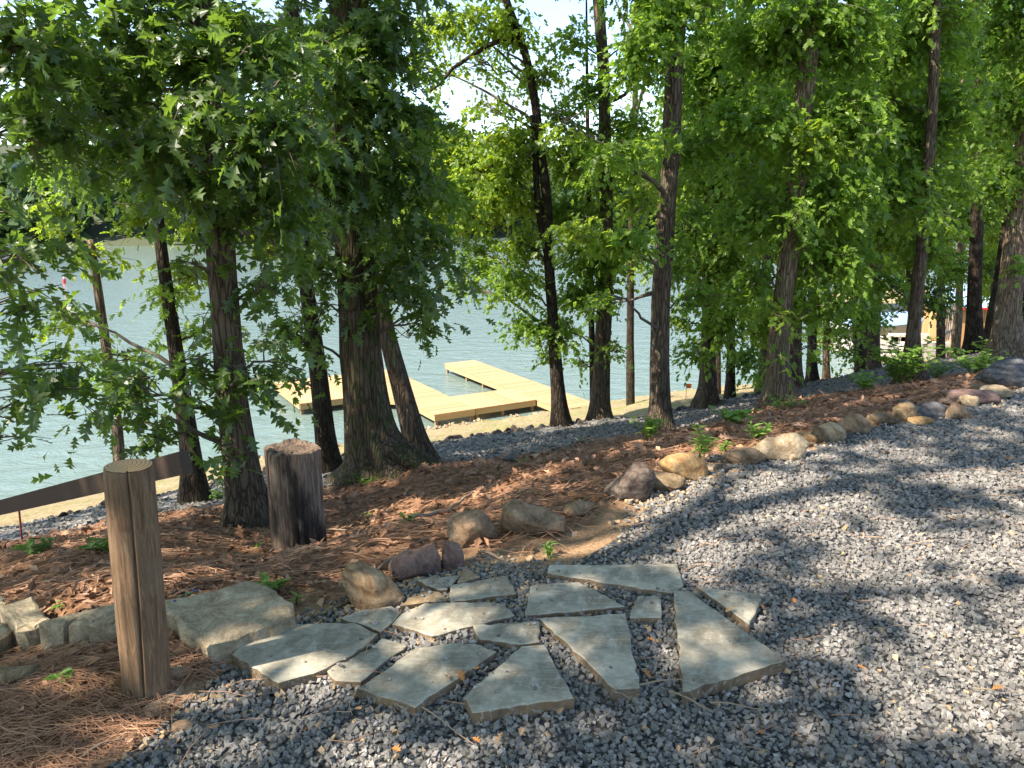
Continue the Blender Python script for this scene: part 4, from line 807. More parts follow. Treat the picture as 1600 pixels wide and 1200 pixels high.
# ------------------------------------------------------------------ boulders
import bmesh
def ico(sub):
    bm = bmesh.new(); bmesh.ops.create_icosphere(bm, subdivisions=sub, radius=1); v = np.array([q.co[:] for q in bm.verts]); f = np.array([[w.index for w in q.verts] for q in bm.faces]); bm.free(); return v, f
I4, I3, I1 = ico(4), ico(3), ico(1)
def boulder(px, py, w, hgt, mat, label, seed, depth=None, rz=0., shape=1., ang=3, group='boulders edging the gravel drive', top=None, lean=0., name='boulder', base_up=.25, sub=None, gz=None):
    """px,py: foot centre in the photograph; w,hgt in photo pixels"""
    d = ray(px, py); z = 0.
    g = onz(px, py, 0.)
    for _ in range(6): z = H(g[0], g[1]) if gz is None else gz; g = onz(px, py, z)
    s = F/np.linalg.norm(g-np.array([0, 0, EYE])); wx = w/s/2; hz = hgt/s*.98; dy = (depth/s/2) if depth else wx*.75
    v, f = (sub or I4); v = v.copy(); r = np.random.default_rng(seed)
    for _ in range(int(7*ang+4)):           # planar facets
        nn = nrm(r.normal(size=3)*np.array([1, 1, .8])); k = r.uniform(.5, .88); q = v@nn-k; v = v-np.where(q > 0, q, 0)[:, None]*nn*.85
    v = v/np.abs(v).max(0)
    v = v*np.array([1+.0*v[:, 2], 1+0*v[:, 2], 1+0*v[:, 2]]).T
    nz1 = Fbm(1.5, seed); nz2 = Fbm(5, seed+1); nz3 = Fbm(14, seed+2); v = v*(1+.05*shape*nz1(v)+.03*nz2(v)+.012*nz3(v))[:, None]
    v = v/np.abs(v).max(0); v[:, 0] += lean*v[:, 2]
    zt = hz*(1/(1+base_up)); v = v*np.array([wx, dy, hz/(1+(1-2*base_up))*1.0 if False else hz*.62])
    c_, s_ = math.cos(rz), math.sin(rz); v = np.stack([v[:, 0]*c_-v[:, 1]*s_, v[:, 0]*s_+v[:, 1]*c_, v[:, 2]], -1)
    if top: # profile multiplier along x for saddles: list of (x,-1..1 , k)
        k = np.interp(v[:, 0]/wx, [a for a, b in top], [b for a, b in top]); v[:, 2] = np.where(v[:, 2] > -hz*.2, (v[:, 2]+hz*.2)*k-hz*.2, v[:, 2])
    org = np.array([g[0], g[1]+dy*.55, z+hz*.30]); o = link(name, mesh(name, v, f, M[mat], True)); org[2] -= hz*.06; o.location = tuple(org)
    return tag(o, label, 'boulder' if name == 'boulder' else 'rock', group)
boulder(575, 950, 106, 74, 'r_band', 'striped tan dome boulder with warm orange foot, leftmost of the edging', 1, ang=1.5, top=[(-1, .9), (-.3, 1.05), (.3, .8), (1, .35)])
boulder(655, 906, 100, 58, 'r_mauve', 'long smooth mauve rock with a raised right shoulder', 2, ang=1, top=[(-1, .8), (-.5, .85), (-.2, .7), (.6, 1.1), (1, 1.1)])
boulder(706, 890, 38, 54, 'r_mauve', 'upright mauve wedge leaning on the long mauve rock', 3, ang=3, lean=.15)
boulder(728, 856, 98, 66, 'r_tan', 'big mottled tan boulder behind the mauve rock', 4, ang=1.5)
boulder(828, 836, 110, 50, 'r_tan', 'tan boulder with a sloping right tail', 5, ang=1.2, top=[(-1, 1), (-.4, 1.15), (.1, .8), (1, .75)])
boulder(906, 806, 54, 26, 'r_tan', 'small rounded tan boulder standing apart', 6, ang=1)
boulder(985, 782, 92, 54, 'r_grey', 'layered grey-brown rock pile with ridged face', 7, ang=4, top=[(-1, .4), (-.2, .8), (.5, 1.3), (1, 1.2)], shape=1.5)
boulder(1072, 750, 78, 42, 'r_yel', 'bright yellow-tan boulder in full sun', 9, ang=1.2)
boulder(1045, 768, 60, 32, 'r_brown', 'brown boulder with a horizontal crack in front of the yellow one', 8, ang=2.5)
boulder(1166, 727, 66, 26, 'r_tan', 'low rounded tan boulder before the leaning pale slab', 10, ang=1.2)
boulder(1212, 720, 112, 52, 'r_pale', 'pale slab rock tilted up to the right, in full sun', 11, ang=2, top=[(-1, .35), (0, .8), (.6, 1.25), (1, .9)], depth=50)
boulder(1262, 698, 36, 25, 'r_yel', 'small orange-tan stone under the right end of the pale slab', 12, ang=2)
boulder(1283, 692, 32, 26, 'r_brown', 'brown stone left of the whitish split boulder', 13, ang=3)
boulder(1306, 690, 44, 32, 'r_pale', 'whitish split boulder right of the brown stone', 14, ang=3)
boulder(1341, 677, 52, 31, 'r_tan', 'rounded mossy tan boulder in the middle of the right row', 15, ang=1.5)
boulder(1381, 664, 42, 22, 'r_brown', 'flat-topped dark brown rock in the right row', 16, ang=4)
boulder(1418, 661, 36, 32, 'r_brown', 'square mossy boulder left of the grey slate rock', 17, ang=3)
boulder(1421, 642, 30, 16, 'r_grey', 'low mossy stone peeping behind the square mossy boulder', 18, ang=2)
boulder(1460, 655, 54, 29, 'r_slate', 'blue-grey slate rock with sharp edges', 19, ang=4, top=[(-1, .8), (.3, 1.2), (1, .9)])
boulder(1440, 664, 38, 12, 'r_yel', 'flat orange-tan stone at the foot of the slate rock', 20, ang=3)
boulder(1501, 657, 46, 29, 'r_tan', 'triangular sandy-tan stone standing on edge', 21, ang=2, top=[(-1, 1.3), (-.6, 1.2), (1, .3)], depth=20)
boulder(1518, 638, 30, 20, 'r_pale', 'pale pointed stone behind the triangular one', 22, ang=4)
boulder(1488, 634, 30, 14, 'r_grey', 'rounded grey stone behind the slate rock', 23, ang=2)
boulder(1527, 633, 72, 25, 'r_mauve', 'long mauve-grey rock near the right end of the row', 24, ang=3)
boulder(1566, 624, 52, 20, 'r_pale', 'pale flat-backed boulder below the dark ledge rock', 25, ang=2)
boulder(1540, 612, 34, 16, 'r_brown', 'small brown rock beside the dark ledge rock', 26, ang=3)
boulder(1600, 608, 84, 42, 'r_slate', 'dark layered ledge rock at the right edge, biggest of the row', 27, ang=4, shape=1.3)
# loose stones
boulder(1240, 722, 22, 14, 'r_pale', 'pale chip below the tilted slab', 31, group='loose stones', name='loose_rock', sub=I3)
boulder(1130, 738, 26, 12, 'r_grey', 'grey chip right of the bright green weed', 32, group='loose stones', name='loose_rock', sub=I3)
boulder(1150, 742, 18, 10, 'r_tan', 'pinkish tan chip below the low rounded boulder', 33, group='loose stones', name='loose_rock', sub=I3)
boulder(282, 1146, 30, 15, 'r_tan', 'flat tan stone at the edge of the gravel below the post', 34, group='loose stones', name='loose_rock', sub=I3)
boulder(130, 1022, 28, 20, 'r_tan', 'round tan stone under the step blocks', 35, group='loose stones', name='loose_rock', sub=I3)
boulder(245, 1085, 24, 16, 'r_grey', 'grey stone against the foot of the post', 36, group='loose stones', name='loose_rock', sub=I3)
boulder(136, 1062, 30, 12, 'r_grey', 'grey stone in the pine straw left of the post', 37, group='loose stones', name='loose_rock', sub=I3)
boulder(20, 1074, 60, 22, 'r_brown', 'mossy brown rock at the left edge in the straw', 38, group='loose stones', name='loose_rock', sub=I3)
boulder(796, 722, 26, 14, 'r_slate', 'dark rock on the edge of the lower path', 39, group='loose stones', name='loose_rock', sub=I3)
boulder(838, 795, 26, 10, 'r_grey', 'small grey stone behind the boulder with the sloping tail', 40, group='loose stones', name='loose_rock', sub=I3)
# grey rip-rap stones along the far side of the lower path
rr = np.random.default_rng(9); xs_ = np.concatenate([rr.uniform(-5.5, 12, 105), rr.uniform(-1.2, .8, 14)]); rocks = []
for k in range(4):
    v, f = I3 if False else ico(2); r = np.random.default_rng(70+k); v = v.copy()
    for _ in range(9): nn = nrm(r.normal(size=3)); q = v@nn-r.uniform(.5, .85); v = v-np.where(q > 0, q, 0)[:, None]*nn
    rocks.append(mesh('path_edge_rock', v*(1+.08*Fbm(2, k)(v))[:, None], f, M['r_slate'] if k % 2 else M['r_grey'], False))
for k, x in enumerate(xs_):
    y = float(y_p2(x))+rr.normal(0, .13); s_ = rr.uniform(.035, .095)*(1.2 if x > 4 else 1)
    o = link('path_edge_rock', rocks[k % 4]); o.location = (x, y, H(x, y)+s_*.2); o.scale = (s_*1.2, s_, s_*.7); o.rotation_euler = (rr.uniform(-.4, .4), rr.uniform(-.4, .4), rr.uniform(0, 6.3))
    tag(o, 'grey broken stone among many along the lake side of the lower gravel path', 'rock', 'grey stones along the lower path')

# ------------------------------------------------------------------ gravel stones, straw, litter
def in_flags(P, shrink=.93):
    m = np.zeros(len(P), bool)
    for q in FLAGS:
        q = q.mean(0)+(q-q.mean(0))*shrink; a = q; b = np.roll(q, -1, 0); c = np.zeros(len(P), bool)
        for (x1, y1), (x2, y2) in zip(a, b):
            if y1 != y2: c ^= ((y1 > P[:, 1]) != (y2 > P[:, 1]))&(P[:, 0] < (x2-x1)*(P[:, 1]-y1)/(y2-y1)+x1)
        m |= c
    return m
def stones(n_target, reg, dens_f, size_f, mat, name, label, zofs=.0, tintf=None, seed=0, flat=.6):
    r = np.random.default_rng(seed); x0, x1, y0, y1 = reg; n = n_target; P = np.stack([r.uniform(x0, x1, n), r.uniform(y0, y1, n)], -1)
    k = dens_f(P[:, 0], P[:, 1], r.uniform(0, 1, n)); P = P[k]; inf = in_flags(P, .97); P = P[~inf]; n = len(P); z = h(P[:, 0], P[:, 1]); s = size_f(P[:, 0], P[:, 1])*r.uniform(.55, 1.25, n)
    cb = np.array([[i, j, k_] for i in (-1, 1) for j in (-1, 1) for k_ in (-1, 1)], float); V = cb[None]*np.stack([r.uniform(.7, 1.3, n), r.uniform(.6, 1., n), r.uniform(.35, .8, n)], -1)[:, None]
    V = V*(1-r.uniform(0, .42, (n, 8, 1)))+r.normal(0, .2, (n, 8, 3))
    a = r.uniform(0, 6.28, n); b = r.normal(0, .5, n); c = r.normal(0, .5, n)
    def rot(V, ang, i, j): ca, sa = np.cos(ang)[:, None], np.sin(ang)[:, None]; vi = V[..., i]*ca-V[..., j]*sa; vj = V[..., i]*sa+V[..., j]*ca; V = V.copy(); V[..., i] = vi; V[..., j] = vj; return V
    V = rot(V, b, 0, 2); V = rot(V, c, 1, 2); V = rot(V, a, 0, 1); V = V*s[:, None, None]*.5
    V = V+np.stack([P[:, 0], P[:, 1], z+zofs+r.uniform(-.1, .45, n)*s], -1)[:, None]
    fq = np.array([[0, 1, 3, 2], [4, 6, 7, 5], [0, 4, 5, 1], [2, 3, 7, 6], [0, 2, 6, 4], [1, 5, 7, 3]]); ft = tris(fq)
    f = (ft[None]+np.arange(n)[:, None, None]*8).reshape(-1, 3); t = r.beta(2.2, 2.6, n) if tintf is None else tintf(P, r)
    return tag(link(name, mesh(name, V.reshape(-1, 3), f, mat, False, {'tint': np.repeat(t, 8)})), label, 'gravel', kind='stuff')
edn = Fbm(4, 31)
def dens_near(x, y, u):
    e = (y_gb(x)-y)+.12*edn(np.stack([x, y, 0*x], -1)); ok = np.abs(x) < .72*y+.35
    dd = np.where(y < 3.4, 1., np.where(y < 5, .72, .55)); return ok & (u < dd*np.clip(.5+e*4, 0, 1))
def tint_g(P, r):
    n = len(P); t = np.clip(r.beta(3.6, 3.4, n)*.92, 0, .95); e = y_gb(P[:, 0])-P[:, 1]; w = r.uniform(0, 1, n); o = w < .014+.45*np.exp(-np.maximum(e, 0)/.2)*(P[:, 0] < 1.3); t[o] = r.uniform(.96, 1, o.sum()); return t
stones(265000, (-2.6, 5.6, 1.35, 7.6), dens_near, lambda x, y: .0185+.0035*np.clip(y-3, 0, 4), M['gravel'], 'gravel', 'blue-grey crushed gravel covering the drive', tintf=tint_g, seed=1)
def dens_path(x, y, u): ok = (y > y_p1(x)-.12)&(y < y_p2(x)+.15)&(np.abs(x) < .72*y+.5); return ok & (u < .9)
stones(36000, (-6, 11, 6, 19), dens_path, lambda x, y: .036+0*x, M['gravel'], 'path_gravel', 'grey crushed stone lying on the lower path', tintf=lambda P, r: np.clip(r.beta(2, 3.5, len(P)), 0, .9), seed=2)
def dens_shore(x, y, u): e = y-y_sh(x); return (np.abs(e+.1) < .28)&(x < 11)
stones(9000, (-13, 11, 17, 32), dens_shore, lambda x, y: .11+0*x, M['r_pale'], 'shore_stones', 'pale small stones lining the water edge', tintf=lambda P, r: r.uniform(.7, 1, len(P)), seed=3)

rg = np.random.default_rng(77); gp = []
for q in FLAGS[:17]:
    c = q.mean(0)
    for _ in range(9): gp.append(c+(q[rg.integers(len(q))]-c)*rg.uniform(.3, .97)+rg.normal(0, .02, 2))
gp = np.array(gp); gp = gp[in_flags(gp, .97)]; acc = Acc()
for p in gp:
    v, f = I1; s_ = rg.uniform(.003, .009); acc.add((v+rg.normal(0, .25, v.shape))*s_*np.array([1, 1, .6])+np.array([p[0], p[1], .059+s_*.2]), f, rg.uniform(.1, 1))
v, f, a = acc.get(); tag(link('grit', mesh('grit', v, f, M['gravel'], False, a)), 'scattered grit lying on the flagstones', 'grit', kind='stuff')
def scatter_pts(n, reg, cond, seed):
    r = np.random.default_rng(seed); x0, x1, y0, y1 = reg; P = np.stack([r.uniform(x0, x1, n), r.uniform(y0, y1, n)], -1); P = P[cond(P[:, 0], P[:, 1])]; return P[~in_flags(P)|(r.uniform(0, 1, len(P)) < 0)], r
def needles(n, reg, cond, ln, wd, seed, name, label, tl=(.2, .9)):
    P, r = scatter_pts(n, reg, cond, seed); n = len(P); a = r.normal(.25, .7, n); L_ = ln*r.uniform(.5, 1.2, n); d = np.stack([np.cos(a), np.sin(a)], -1); sd_ = np.stack([-np.sin(a), np.cos(a)], -1)
    cv = r.normal(0, .18, n)*L_; zb = r.uniform(.004, .03, n); V = []
    for t in (-.5, 0, .5):
        q = P+d*(t*L_)[:, None]+sd_*(cv*(1-4*t*t))[:, None]; z = h(q[:, 0], q[:, 1])+zb+r.normal(0, .006, n)+.006
        for s in (-1, 1): V.append(np.column_stack([q+sd_*(s*wd/2*(1-abs(t)*.8)), z+s*.0005]))
    V = np.stack(V, 1); f = np.array([[0, 2, 3, 1], [2, 4, 5, 3]]); f = tris(f); f = (f[None]+np.arange(n)[:, None, None]*6).reshape(-1, 3)
    return tag(link(name, mesh(name, V.reshape(-1, 3), f, M['needle'], False, {'tint': np.repeat(r.uniform(*tl, n), 6)})), label, 'pine straw', kind='stuff')
inmul = lambda x, y: (y > y_gb(x)+.0+.30*np.abs(np.sin(x*7.1+y*9.3)*np.cos(x*17+1))*(x > -.9))&(y < y_p1(x)+.05)&(np.abs(x) < .74*y+.5)
needles(26000, (-2.6, 0, 1.2, 3.2), lambda x, y: inmul(x, y)&(y < 2.75), .13, .0022, 3, 'pine_straw', 'brown pine needles matted left of the post', (.25, .8))
needles(42000, (-5, 8, 2.6, 12), inmul, .14, .0045, 4, 'bank_straw', 'reddish pine straw spread over the bank')
needles(700, (-1.5, 5, 1.6, 7), lambda x, y: (y < y_gb(x))&(np.abs(x) < .7*y), .14, .003, 6, 'stray_needles', 'stray pine needles on the gravel', (.4, .9))
def chips(n, reg, cond, size, seed, name, label, kind='far', tl=(.0, .95)):
    P, r = scatter_pts(n, reg, cond, seed); n = len(P); acc = Acc(); z = h(P[:, 0], P[:, 1])+r.uniform(.004, .028, n); ax = r.normal(size=(n, 3)); ax[:, 2] *= .35; nor = np.array([0, 0, 1.])+r.normal(0, .45, (n, 3))
    put_leaves(acc, kind, np.column_stack([P, z]), ax, nor, size*r.uniform(.4, 1.3, n), np.clip(r.beta(2, 2.6, n), *tl)); v, f, a = acc.get()
    return tag(link(name, mesh(name, v, f, M['litter'], False, a)), label, 'leaf litter', kind='stuff')
chips(36000, (-5, 8, 2.3, 12), inmul, .055, 7, 'leaf_litter', 'brown dead leaves and bark bits over the bank')
chips(4500, (-2.2, 0, 1.3, 3.2), inmul, .04, 8, 'near_litter', 'bark bits lying in the pine needles')
chips(3500, (-5, 6, 5, 11), inmul, .11, 10, 'oak_litter', 'larger curled dead oak leaves on the bank', 'oak', (.3, 1))

# fallen leaves on the gravel and paving
fl = []
for k in range(4):
    acc = Acc(); put_leaves(acc, 'oak', np.zeros((1, 3)), np.array([[0, 1., .1]]), np.array([[.2*k-.3, .1, 1]]), np.array([1.]), np.array([.5])); v, f, a = acc.get(); v[:, 2] += .25*v[:, 0]**2*(k+1)+.12*v[:, 1]**2; v = v-v.mean(0); fl.append(mesh('fallen_leaf', v, f, M['orange'] if k % 2 else M['tanleaf']))
spots = [(1010, 995), (1015, 1012), (875, 1120), (1035, 870), (1090, 900), (1010, 1062), (815, 1150), (745, 1165), (780, 1160), (1345, 1048), (1300, 985), (1512, 702), (1498, 780), (1380, 712), (1450, 860), (640, 918), (655, 915), (720, 1070), (700, 1072), (745, 1060), (870, 768), (1330, 725), (1420, 905), (1240, 950), (1175, 878), (1255, 812), (1110, 800), (1190, 1150), (560, 1120), (480, 1150), (350, 1130), (620, 1180), (1480, 1110), (1560, 1080), (1060, 1175), (930, 905), (790, 885), (1290, 760), (1205, 790), (1575, 720), (335, 1145), (1190, 960), (1140, 965), (905, 780), (400, 1190)]
rr = np.random.default_rng(4)
for k, (a, b) in enumerate(spots):
    g = onz(a, b, .03); o = link('fallen_leaf', fl[k % 4]); s_ = rr.uniform(.022, .048); o.scale = (s_,)*3; o.rotation_euler = (rr.uniform(-.4, .4), rr.uniform(-.4, .4), rr.uniform(0, 6.3)); o.location = (g[0], g[1], max(H(g[0], g[1]), 0)+.045)
    tag(o, 'small dry curled leaf fallen on the gravel' , 'leaf', 'dry leaves fallen on the gravel')
# sticks
def stick(px, r0, label, zo=.03, fork=None, mat='dead'):
    P = []
    for a, b in px: g = onz(a, b, 0); z = 0
        
    for a, b in px:
        g = onz(a, b, 0)
        for _ in range(5): g = onz(a, b, H(g[0], g[1])+zo)
        P.append([g[0], g[1], H(g[0], g[1])+zo])
    P, r_ = resample(P, np.linspace(r0, r0*.4, len(P)), .05); P[:, 2] += .006*np.sin(np.arange(len(P))); v, f = tube(P, r_, 6); return solo('twig', v, f, M[mat], label, 'twig')
stick([(1045, 1080), (1080, 1095), (1115, 1110)], .004, 'thin pale twig below the largest flagstone')
stick([(1110, 1098), (1150, 1102), (1190, 1106)], .003, 'short straw-coloured twig right of the forked twig')
stick([(1000, 1070), (1060, 1062), (1098, 1056)], .003, 'reddish twig lying over the tip of the largest flagstone', .055)
stick([(660, 1105), (700, 1135), (740, 1160)], .003, 'thin dark twig beside the cracked front flagstone')
stick([(1505, 776), (1560, 774), (1600, 771)], .006, 'long grey twig on the gravel at the right edge')
stick([(590, 890), (625, 862), (680, 835), (720, 820)], .006, 'thin branch lying on the mulch behind the mauve rock')
stick([(420, 850), (470, 820), (560, 806), (600, 790), (616, 780)], .007, 'long thin branch on the mulch right of the stump')
stick([(545, 808), (562, 795), (572, 785)], .006, 'short forked stick right of the stump')
stick([(750, 862), (775, 868), (785, 873)], .007, 'pale root-like stick in front of the big mottled boulder')
stick([(640, 806), (700, 790), (735, 768), (765, 755)], .014, 'pale knotty fallen branch across the mulch', .03)
stick([(130, 1180), (165, 1160), (205, 1148)], .004, 'tan splinter in the pine straw at lower left')
stick([(1520, 1075), (1560, 1082), (1600, 1078)], .003, 'reddish curved twig on the gravel lower right')

# blue and green glass pebbles beside the slab
for k, (a, b, m_) in enumerate([(262, 937, 'blueglass'), (273, 938, 'blueglass'), (283, 930, 'greenglass'), (292, 927, 'greenglass'), (297, 926, 'greenglass'), (303, 921, 'blueglass'), (308, 922, 'blueglass')]):
    g = onz(a, b+3, .10); v, f = I1; o = link('glass_pebble', mesh('glass_pebble', v*np.array([.008, .007, .004]), f, M[m_], True)); o.location = (g[0], g[1], .106)
    tag(o, ('blue' if 'blue' in m_ else 'green')+' glass pebble on the back edge of the rough slab', 'pebble', 'glass pebbles')

# ------------------------------------------------------------------ weeds and shrubs
def gpoint(px, py):
    g = onz(px, py, 0.)
    for _ in range(12): g = onz(px, py, H(g[0], g[1]))
    return g
def weed(px, py, hpx, wpx, label, kind='lance', n=30, size=None, mat='weed', name='weed', stems=4, seed=0, Y_=None, tl=(.2, .9), width=1.):
    if Y_:
        g = at(px, py, Y_); g[2] = H(g[0], g[1])
    else: g = gpoint(px, py)
    s = F/np.linalg.norm(g-np.array([0, 0, EYE])); hh = hpx/s; ww = wpx/s/2; r = np.random.default_rng(seed+int(px)); size = size or hh*.35
    root = thing(name, g, label, 'plant'); acc = Acc(); st = Acc()
    for k in range(stems):
        a = r.uniform(0, 6.28); q = r.uniform(.3, 1); tip = np.array([math.cos(a)*ww*q, math.sin(a)*ww*q, hh*r.uniform(.55, 1)]); P = bez(np.zeros(3), tip, .0, 6, .04, k)+g; P[:, 2] += .12*hh*np.sin(np.linspace(0, math.pi, 6))
        v, f = tube(P, np.linspace(.004, .0015, 6), 4, False); st.add(v, f); m = max(3, n//stems); t = np.linspace(.25, 1, m)
        pos = np.stack([np.interp(t*5, np.arange(6), P[:, c]) for c in range(3)], -1); an = np.arange(m)*2.4+a; ax = np.stack([np.cos(an), np.sin(an), r.uniform(-.1, .6, m)], -1)
        put_leaves(acc, kind, pos, ax, np.array([0, 0, 1.])+r.normal(0, .3, (m, 3)), size*r.uniform(.6, 1.1, m), np.clip(r.uniform(*tl, m), 0, 1), width)
    v, f, a = st.get(); part('stems', v, f, M['weed'], root); v, f, a = acc.get(); part('foliage', v, f, M[mat], root, False, a, kind='stuff')
weed(1094, 722, 62, 46, 'bright yellow-green weed with narrow whorled leaves between sunlit boulders', n=90, stems=4, size=.085, tl=(.6, 1))
weed(1125, 712, 24, 40, 'low darker weed right of the bright green one', 'mid', n=30, size=.05)
weed(1010, 690, 40, 55, 'leafy green plant at the foot of the rough middle trunk', 'mid', n=90, stems=9, size=.075)
weed(1145, 664, 22, 56, 'low broad-leaved plants on the shaded path edge', 'mid', n=80, stems=12, size=.10)
weed(1182, 688, 26, 50, 'spiky green tuft behind the pale tilted slab', n=90, stems=12, size=.08)
weed(1225, 640, 18, 70, 'ivy leaves round the foot of the sunlit oak', 'mid', n=70, stems=10, size=.07, name='ivy')
weed(1405, 600, 68, 110, 'big leafy shrub around the grey trunk right of centre', 'mid', n=420, stems=34, size=.11, name='shrub', Y_=9.9)
weed(1355, 612, 26, 60, 'low bright green plants left of the big shrub', 'mid', n=110, stems=12, size=.09)
weed(1520, 588, 36, 80, 'green shrub with pale tips behind the dark ledge rock', 'mid', n=260, stems=24, size=.09, name='shrub', tl=(.5, 1))
weed(1462, 592, 26, 60, 'grassy green clump between the two shrubs', n=160, stems=24, size=.10)
weed(1540, 556, 24, 60, 'far bright green plants under the black trunks', 'mid', n=120, stems=14, size=.12, Y_=13.5, tl=(.5, 1))
weed(430, 925, 26, 50, 'dark green broad-leaved weed behind the rough slab', 'mid', n=24, stems=5, size=.07, tl=(0, .3))
weed(463, 945, 22, 16, 'tiny light green seedling at the right tip of the rough slab', n=10, stems=2, size=.05, tl=(.6, 1))
weed(857, 872, 22, 22, 'small grass tuft at the edge of the gravel', n=24, stems=8, size=.05)
weed(22, 1016, 34, 64, 'silvery variegated plant among the step blocks', 'mid', n=110, stems=16, size=.035, mat='weed', tl=(.0, 1))
weed(88, 960, 12, 20, 'pale rosette on the step block', 'mid', n=22, stems=8, size=.025, tl=(.9, 1))
weed(345, 768+12, 14, 40, 'patch of small green plants by the left oak', 'mid', n=40, stems=8, size=.06)
weed(85, 1075, 14, 44, 'ragged green leaves in the pine straw', 'mid', n=14, stems=4, size=.05, tl=(.2, .6))
weed(118, 1080, 10, 14, 'tiny green sprout in the pine straw', 'mid', n=6, stems=2, size=.03)
weed(575, 812, 12, 34, 'small green sprouts between stump and mauve rock', 'mid', n=16, stems=5, size=.045)
weed(642, 816, 12, 30, 'low green sprig above the mauve rock', 'mid', n=12, stems=4, size=.045)
weed(405, 858, 12, 14, 'little green sprig left of the stump foot', n=8, stems=2, size=.05)
weed(60, 868, 18, 60, 'dim green plants in the shade at far left', 'mid', n=30, stems=6, size=.08, tl=(0, .3))
weed(160, 862, 18, 60, 'dim green plants behind the post in the shade', 'mid', n=30, stems=6, size=.08, tl=(0, .3))
weed(575, 742, 14, 70, 'moss and small leaves at the foot of the biggest oak', 'mid', n=60, stems=14, size=.06, tl=(0, .4), Y_=6.9)
weed(910, 692, 10, 16, 'tiny seedling on the lit mulch edge', n=8, stems=2, size=.06)
weed(815, 725, 10, 18, 'tiny seedling beside the dark path rock', n=8, stems=2, size=.06)
for k, (a, b, lb) in enumerate([(1071, 634, 'small orange marker flag at the shore bank'), (188+0, 784, 'small orange marker flag on the left bank')]):
    if k: break
    g = at(a, b, 15.); g[2] = H(g[0], g[1]); root = thing('marker_flag', g, lb, 'marker flag'); v, f = tube([g, g+[0, 0, .35]], .006, 5); part('pole', v, f, M['metal_rust'], root); v, f = box(g+np.array([.05, 0, .30]), (.1, .01, .09)); part('pennant', v, f, M['flagorange'], root)

# ------------------------------------------------------------------ lake buoy and the neighbours' shore at the right
b = onz(101, 443, ZW); buoy = thing('buoy', b, 'red buoy with a white cap floating far out on the lake', 'buoy')
v, f = tube([b+[0, 0, -.2], b+[0, 0, .0], b+[0, 0, .3], b+[0, 0, .44], b+[0, 0, .46]], [.12, .13, .125, .1, .07], 14); part('float_body', v, f, M['redpaint'], buoy, True)
v, f = tube([b+[0, 0, .46], b+[0, 0, .48], b+[0, 0, .58], b+[0, 0, .6]], [.06, .07, .065, .04], 12); part('cap', v, f, M['whitepaint'], buoy, True)

def ground_at(px, Y_): p = at(px, 600, Y_); return np.array([p[0], Y_, H(p[0], Y_)])
# shed
c = at(1512, 515, 30); g0 = c[2]-1.0; shed = thing('shed', (c[0], 30, g0), 'small tan wooden shed with a pale blue roof beyond the black trunks', 'shed')
w_, d_, h_ = 2.4, 2.2, 2.0
for (cx, cy, sx_, sy_) in [(0, -d_/2, w_, .06), (0, d_/2, w_, .06), (-w_/2, 0, .06, d_-.1), (w_/2, 0, .06, d_-.1)]:
    n = int(max(sx_, sy_)/.2)
    for k in range(n):
        t = (k+.5)/n-.5; v, f = box((c[0]+cx+(sx_*t if sx_ > sy_ else 0), 30+cy+(sy_*t if sy_ > sx_ else 0), g0+h_/2), (sx_/n-.012 if sx_ > sy_ else .05, sy_/n-.012 if sy_ > sx_ else .05, h_)); part('siding_board', v, f, M['shed_wall'], shed)
rv = np.array([[-w_/2-.2, -d_/2-.2, h_+.02], [w_/2+.2, -d_/2-.2, h_+.02], [w_/2+.2, d_/2+.2, h_+.02], [-w_/2-.2, d_/2+.2, h_+.02], [-w_/2-.2, 0, h_+.75], [w_/2+.2, 0, h_+.75]])+np.array([c[0], 30, g0])
part('roof', rv, [(0, 1, 5, 4), (2, 3, 4, 5), (0, 4, 3), (1, 2, 5), (0, 3, 2, 1)], M['shed_roof'], shed)
v, f = box((c[0], 30-d_/2-.22, g0+h_+.0), (w_+.4, .04, .07)); part('eave_board', v, f, M['redpaint'], shed)
# ground of the neighbour's lot: retaining blocks and fence
fa = at(1465, 540, 24); fb = at(1498, 520, 26.5); fz = min(fa[2], fb[2])
fence = thing('picket_fence', (fa+fb)/2*[1, 1, 0]+[0, 0, fa[2]-.1], 'short pale weathered picket fence in front of the shed', 'fence')
for k in range(11):
    p = fa+(fb-fa)*k/10; v, f = box((p[0], p[1], p[2]+.55), (.11, .03, 1.2), .9); part('picket', v, f, M['grey_wood'], fence)
for dz in (.25, .85): v, f = beam(fa+[0, .04, dz], fb+[0, .04, dz], .09, .04); part('rail', v, f, M['grey_wood'], fence)
for k, (px, py, Y_, w, hh) in enumerate([(1380, 535, 30, 1.7, .5), (1400, 560, 27, 1.2, .35), (1440, 548, 26, 1.6, .6), (1415, 533, 30, 1.5, .6)]):
    p = at(px, py, Y_); root = thing('block_wall', (p[0], p[1], p[2]-hh/2), ['low pale block wall left of the covered boat', 'pale stone step wall nearest the shore', 'pale block wall below the picket fence', 'pale block wall behind the boats'][k], 'wall')
    for j in range(2):
        for i in range(4): v, f = box((p[0]+(i-1.5+.25*j)*w/4, p[1], p[2]-hh/2+(j+.5)*hh/2), (w/4-.02, .3, hh/2-.015)); part('block', v, f, M['block'], root)
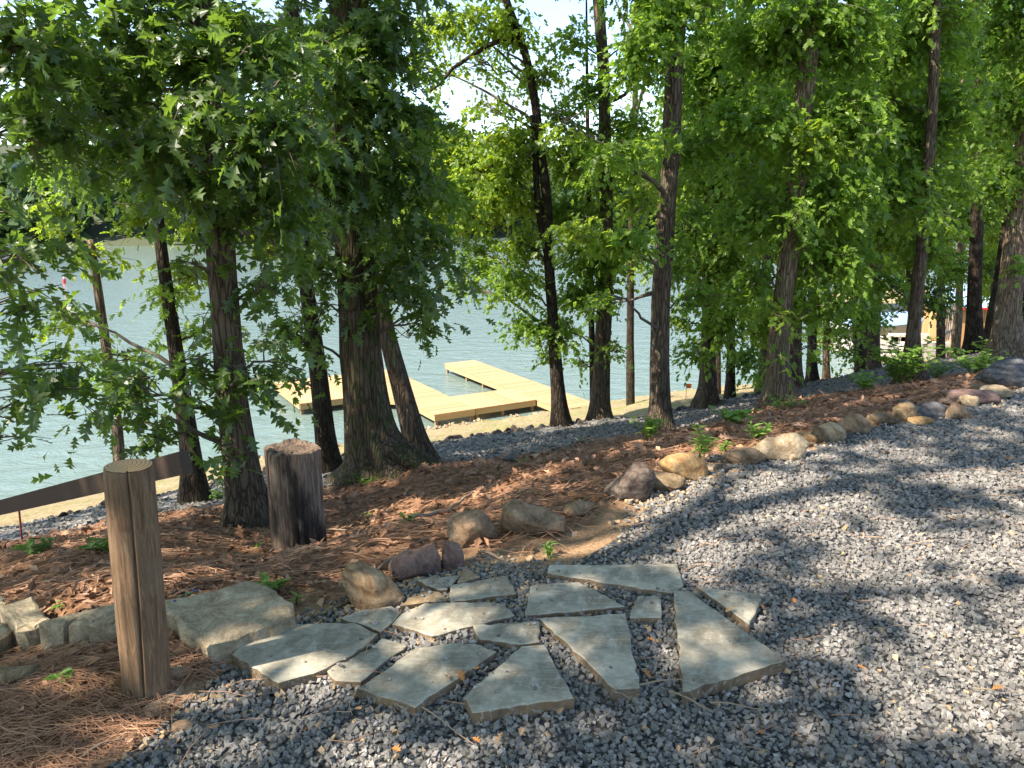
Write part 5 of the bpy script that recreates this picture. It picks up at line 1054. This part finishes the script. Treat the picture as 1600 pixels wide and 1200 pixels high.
# boats
def boat(px, py, Y_, L_, label, hullm, coverm, rz):
    p = at(px, py, Y_); root = thing('moored_boat', p, label, 'boat'); n = 9; t = np.linspace(-1, 1, n); wd = (1-np.clip(t, 0, 1)**2.4)*.42*(1-.12*(t < -.8)); V = []; 
    for k in range(n):
        for (a, z) in ((-1, .55), (-.75, .1), (0, -.05), (.75, .1), (1, .55)): V.append([t[k]*L_/2, a*wd[k]*L_*.42, z+.12*max(t[k], 0)])
    V = np.array(V); c_, s_ = math.cos(rz), math.sin(rz); rt = lambda V: np.stack([V[:, 0]*c_-V[:, 1]*s_, V[:, 0]*s_+V[:, 1]*c_, V[:, 2]], -1)+p
    f = [(k*5+j, k*5+j+1, (k+1)*5+j+1, (k+1)*5+j) for k in range(n-1) for j in range(4)]+[(0, 1, 2, 3, 4)]; part('hull', rt(V), f, M[hullm], root, True)
    C = []; 
    for k in range(n):
        for a in (-1, -.5, 0, .5, 1): C.append([t[k]*L_/2, a*wd[k]*L_*.43, .57+.12*max(t[k], 0)+.45*(1-a*a)*(1-t[k]**4)])
    part('cover', rt(np.array(C)), f[:-1], M[coverm], root, True)
boat(1380, 525, 33, 4.2, 'small boat under a pale blue cover beyond the straight grey-brown trunk', 'hull', 'tarp', .2)
boat(1386, 508, 36, 4.6, 'boat under a dark cover behind the pale blue one', 'dark_cover', 'dark_cover', -.1)
nd = at(1395, 540, 29); nd_root = thing('neighbour_landing', (nd[0], nd[1], nd[2]-.1), 'sunlit pale plank landing below the covered boats', 'landing')
for k in range(16): v, f = box((nd[0]+(k-8)*.3, nd[1]+.3, nd[2]-.05), (.285, 2.4, .05)); part('landing_board', v, f, M['grey_wood'], nd_root)
# dead pale twigs in the middle tree
for k, px in enumerate([[(905, 178), (870, 192), (840, 195), (820, 188)], [(880, 172), (855, 180), (840, 168)], [(845, 225), (830, 242), (818, 250)], [(912, 172), (890, 190), (868, 196)]]):
    P = np.array([at(a, b, 11.9-.05*k) for a, b in px]); P, r_ = resample(P, np.linspace(.014, .005, len(px)), .06); v, f = tube(P, r_, 5)
    par = next(o for o in COL.objects if o.name == 'forked_tree'); part('dead_twig', v, f, M['dead'], par)
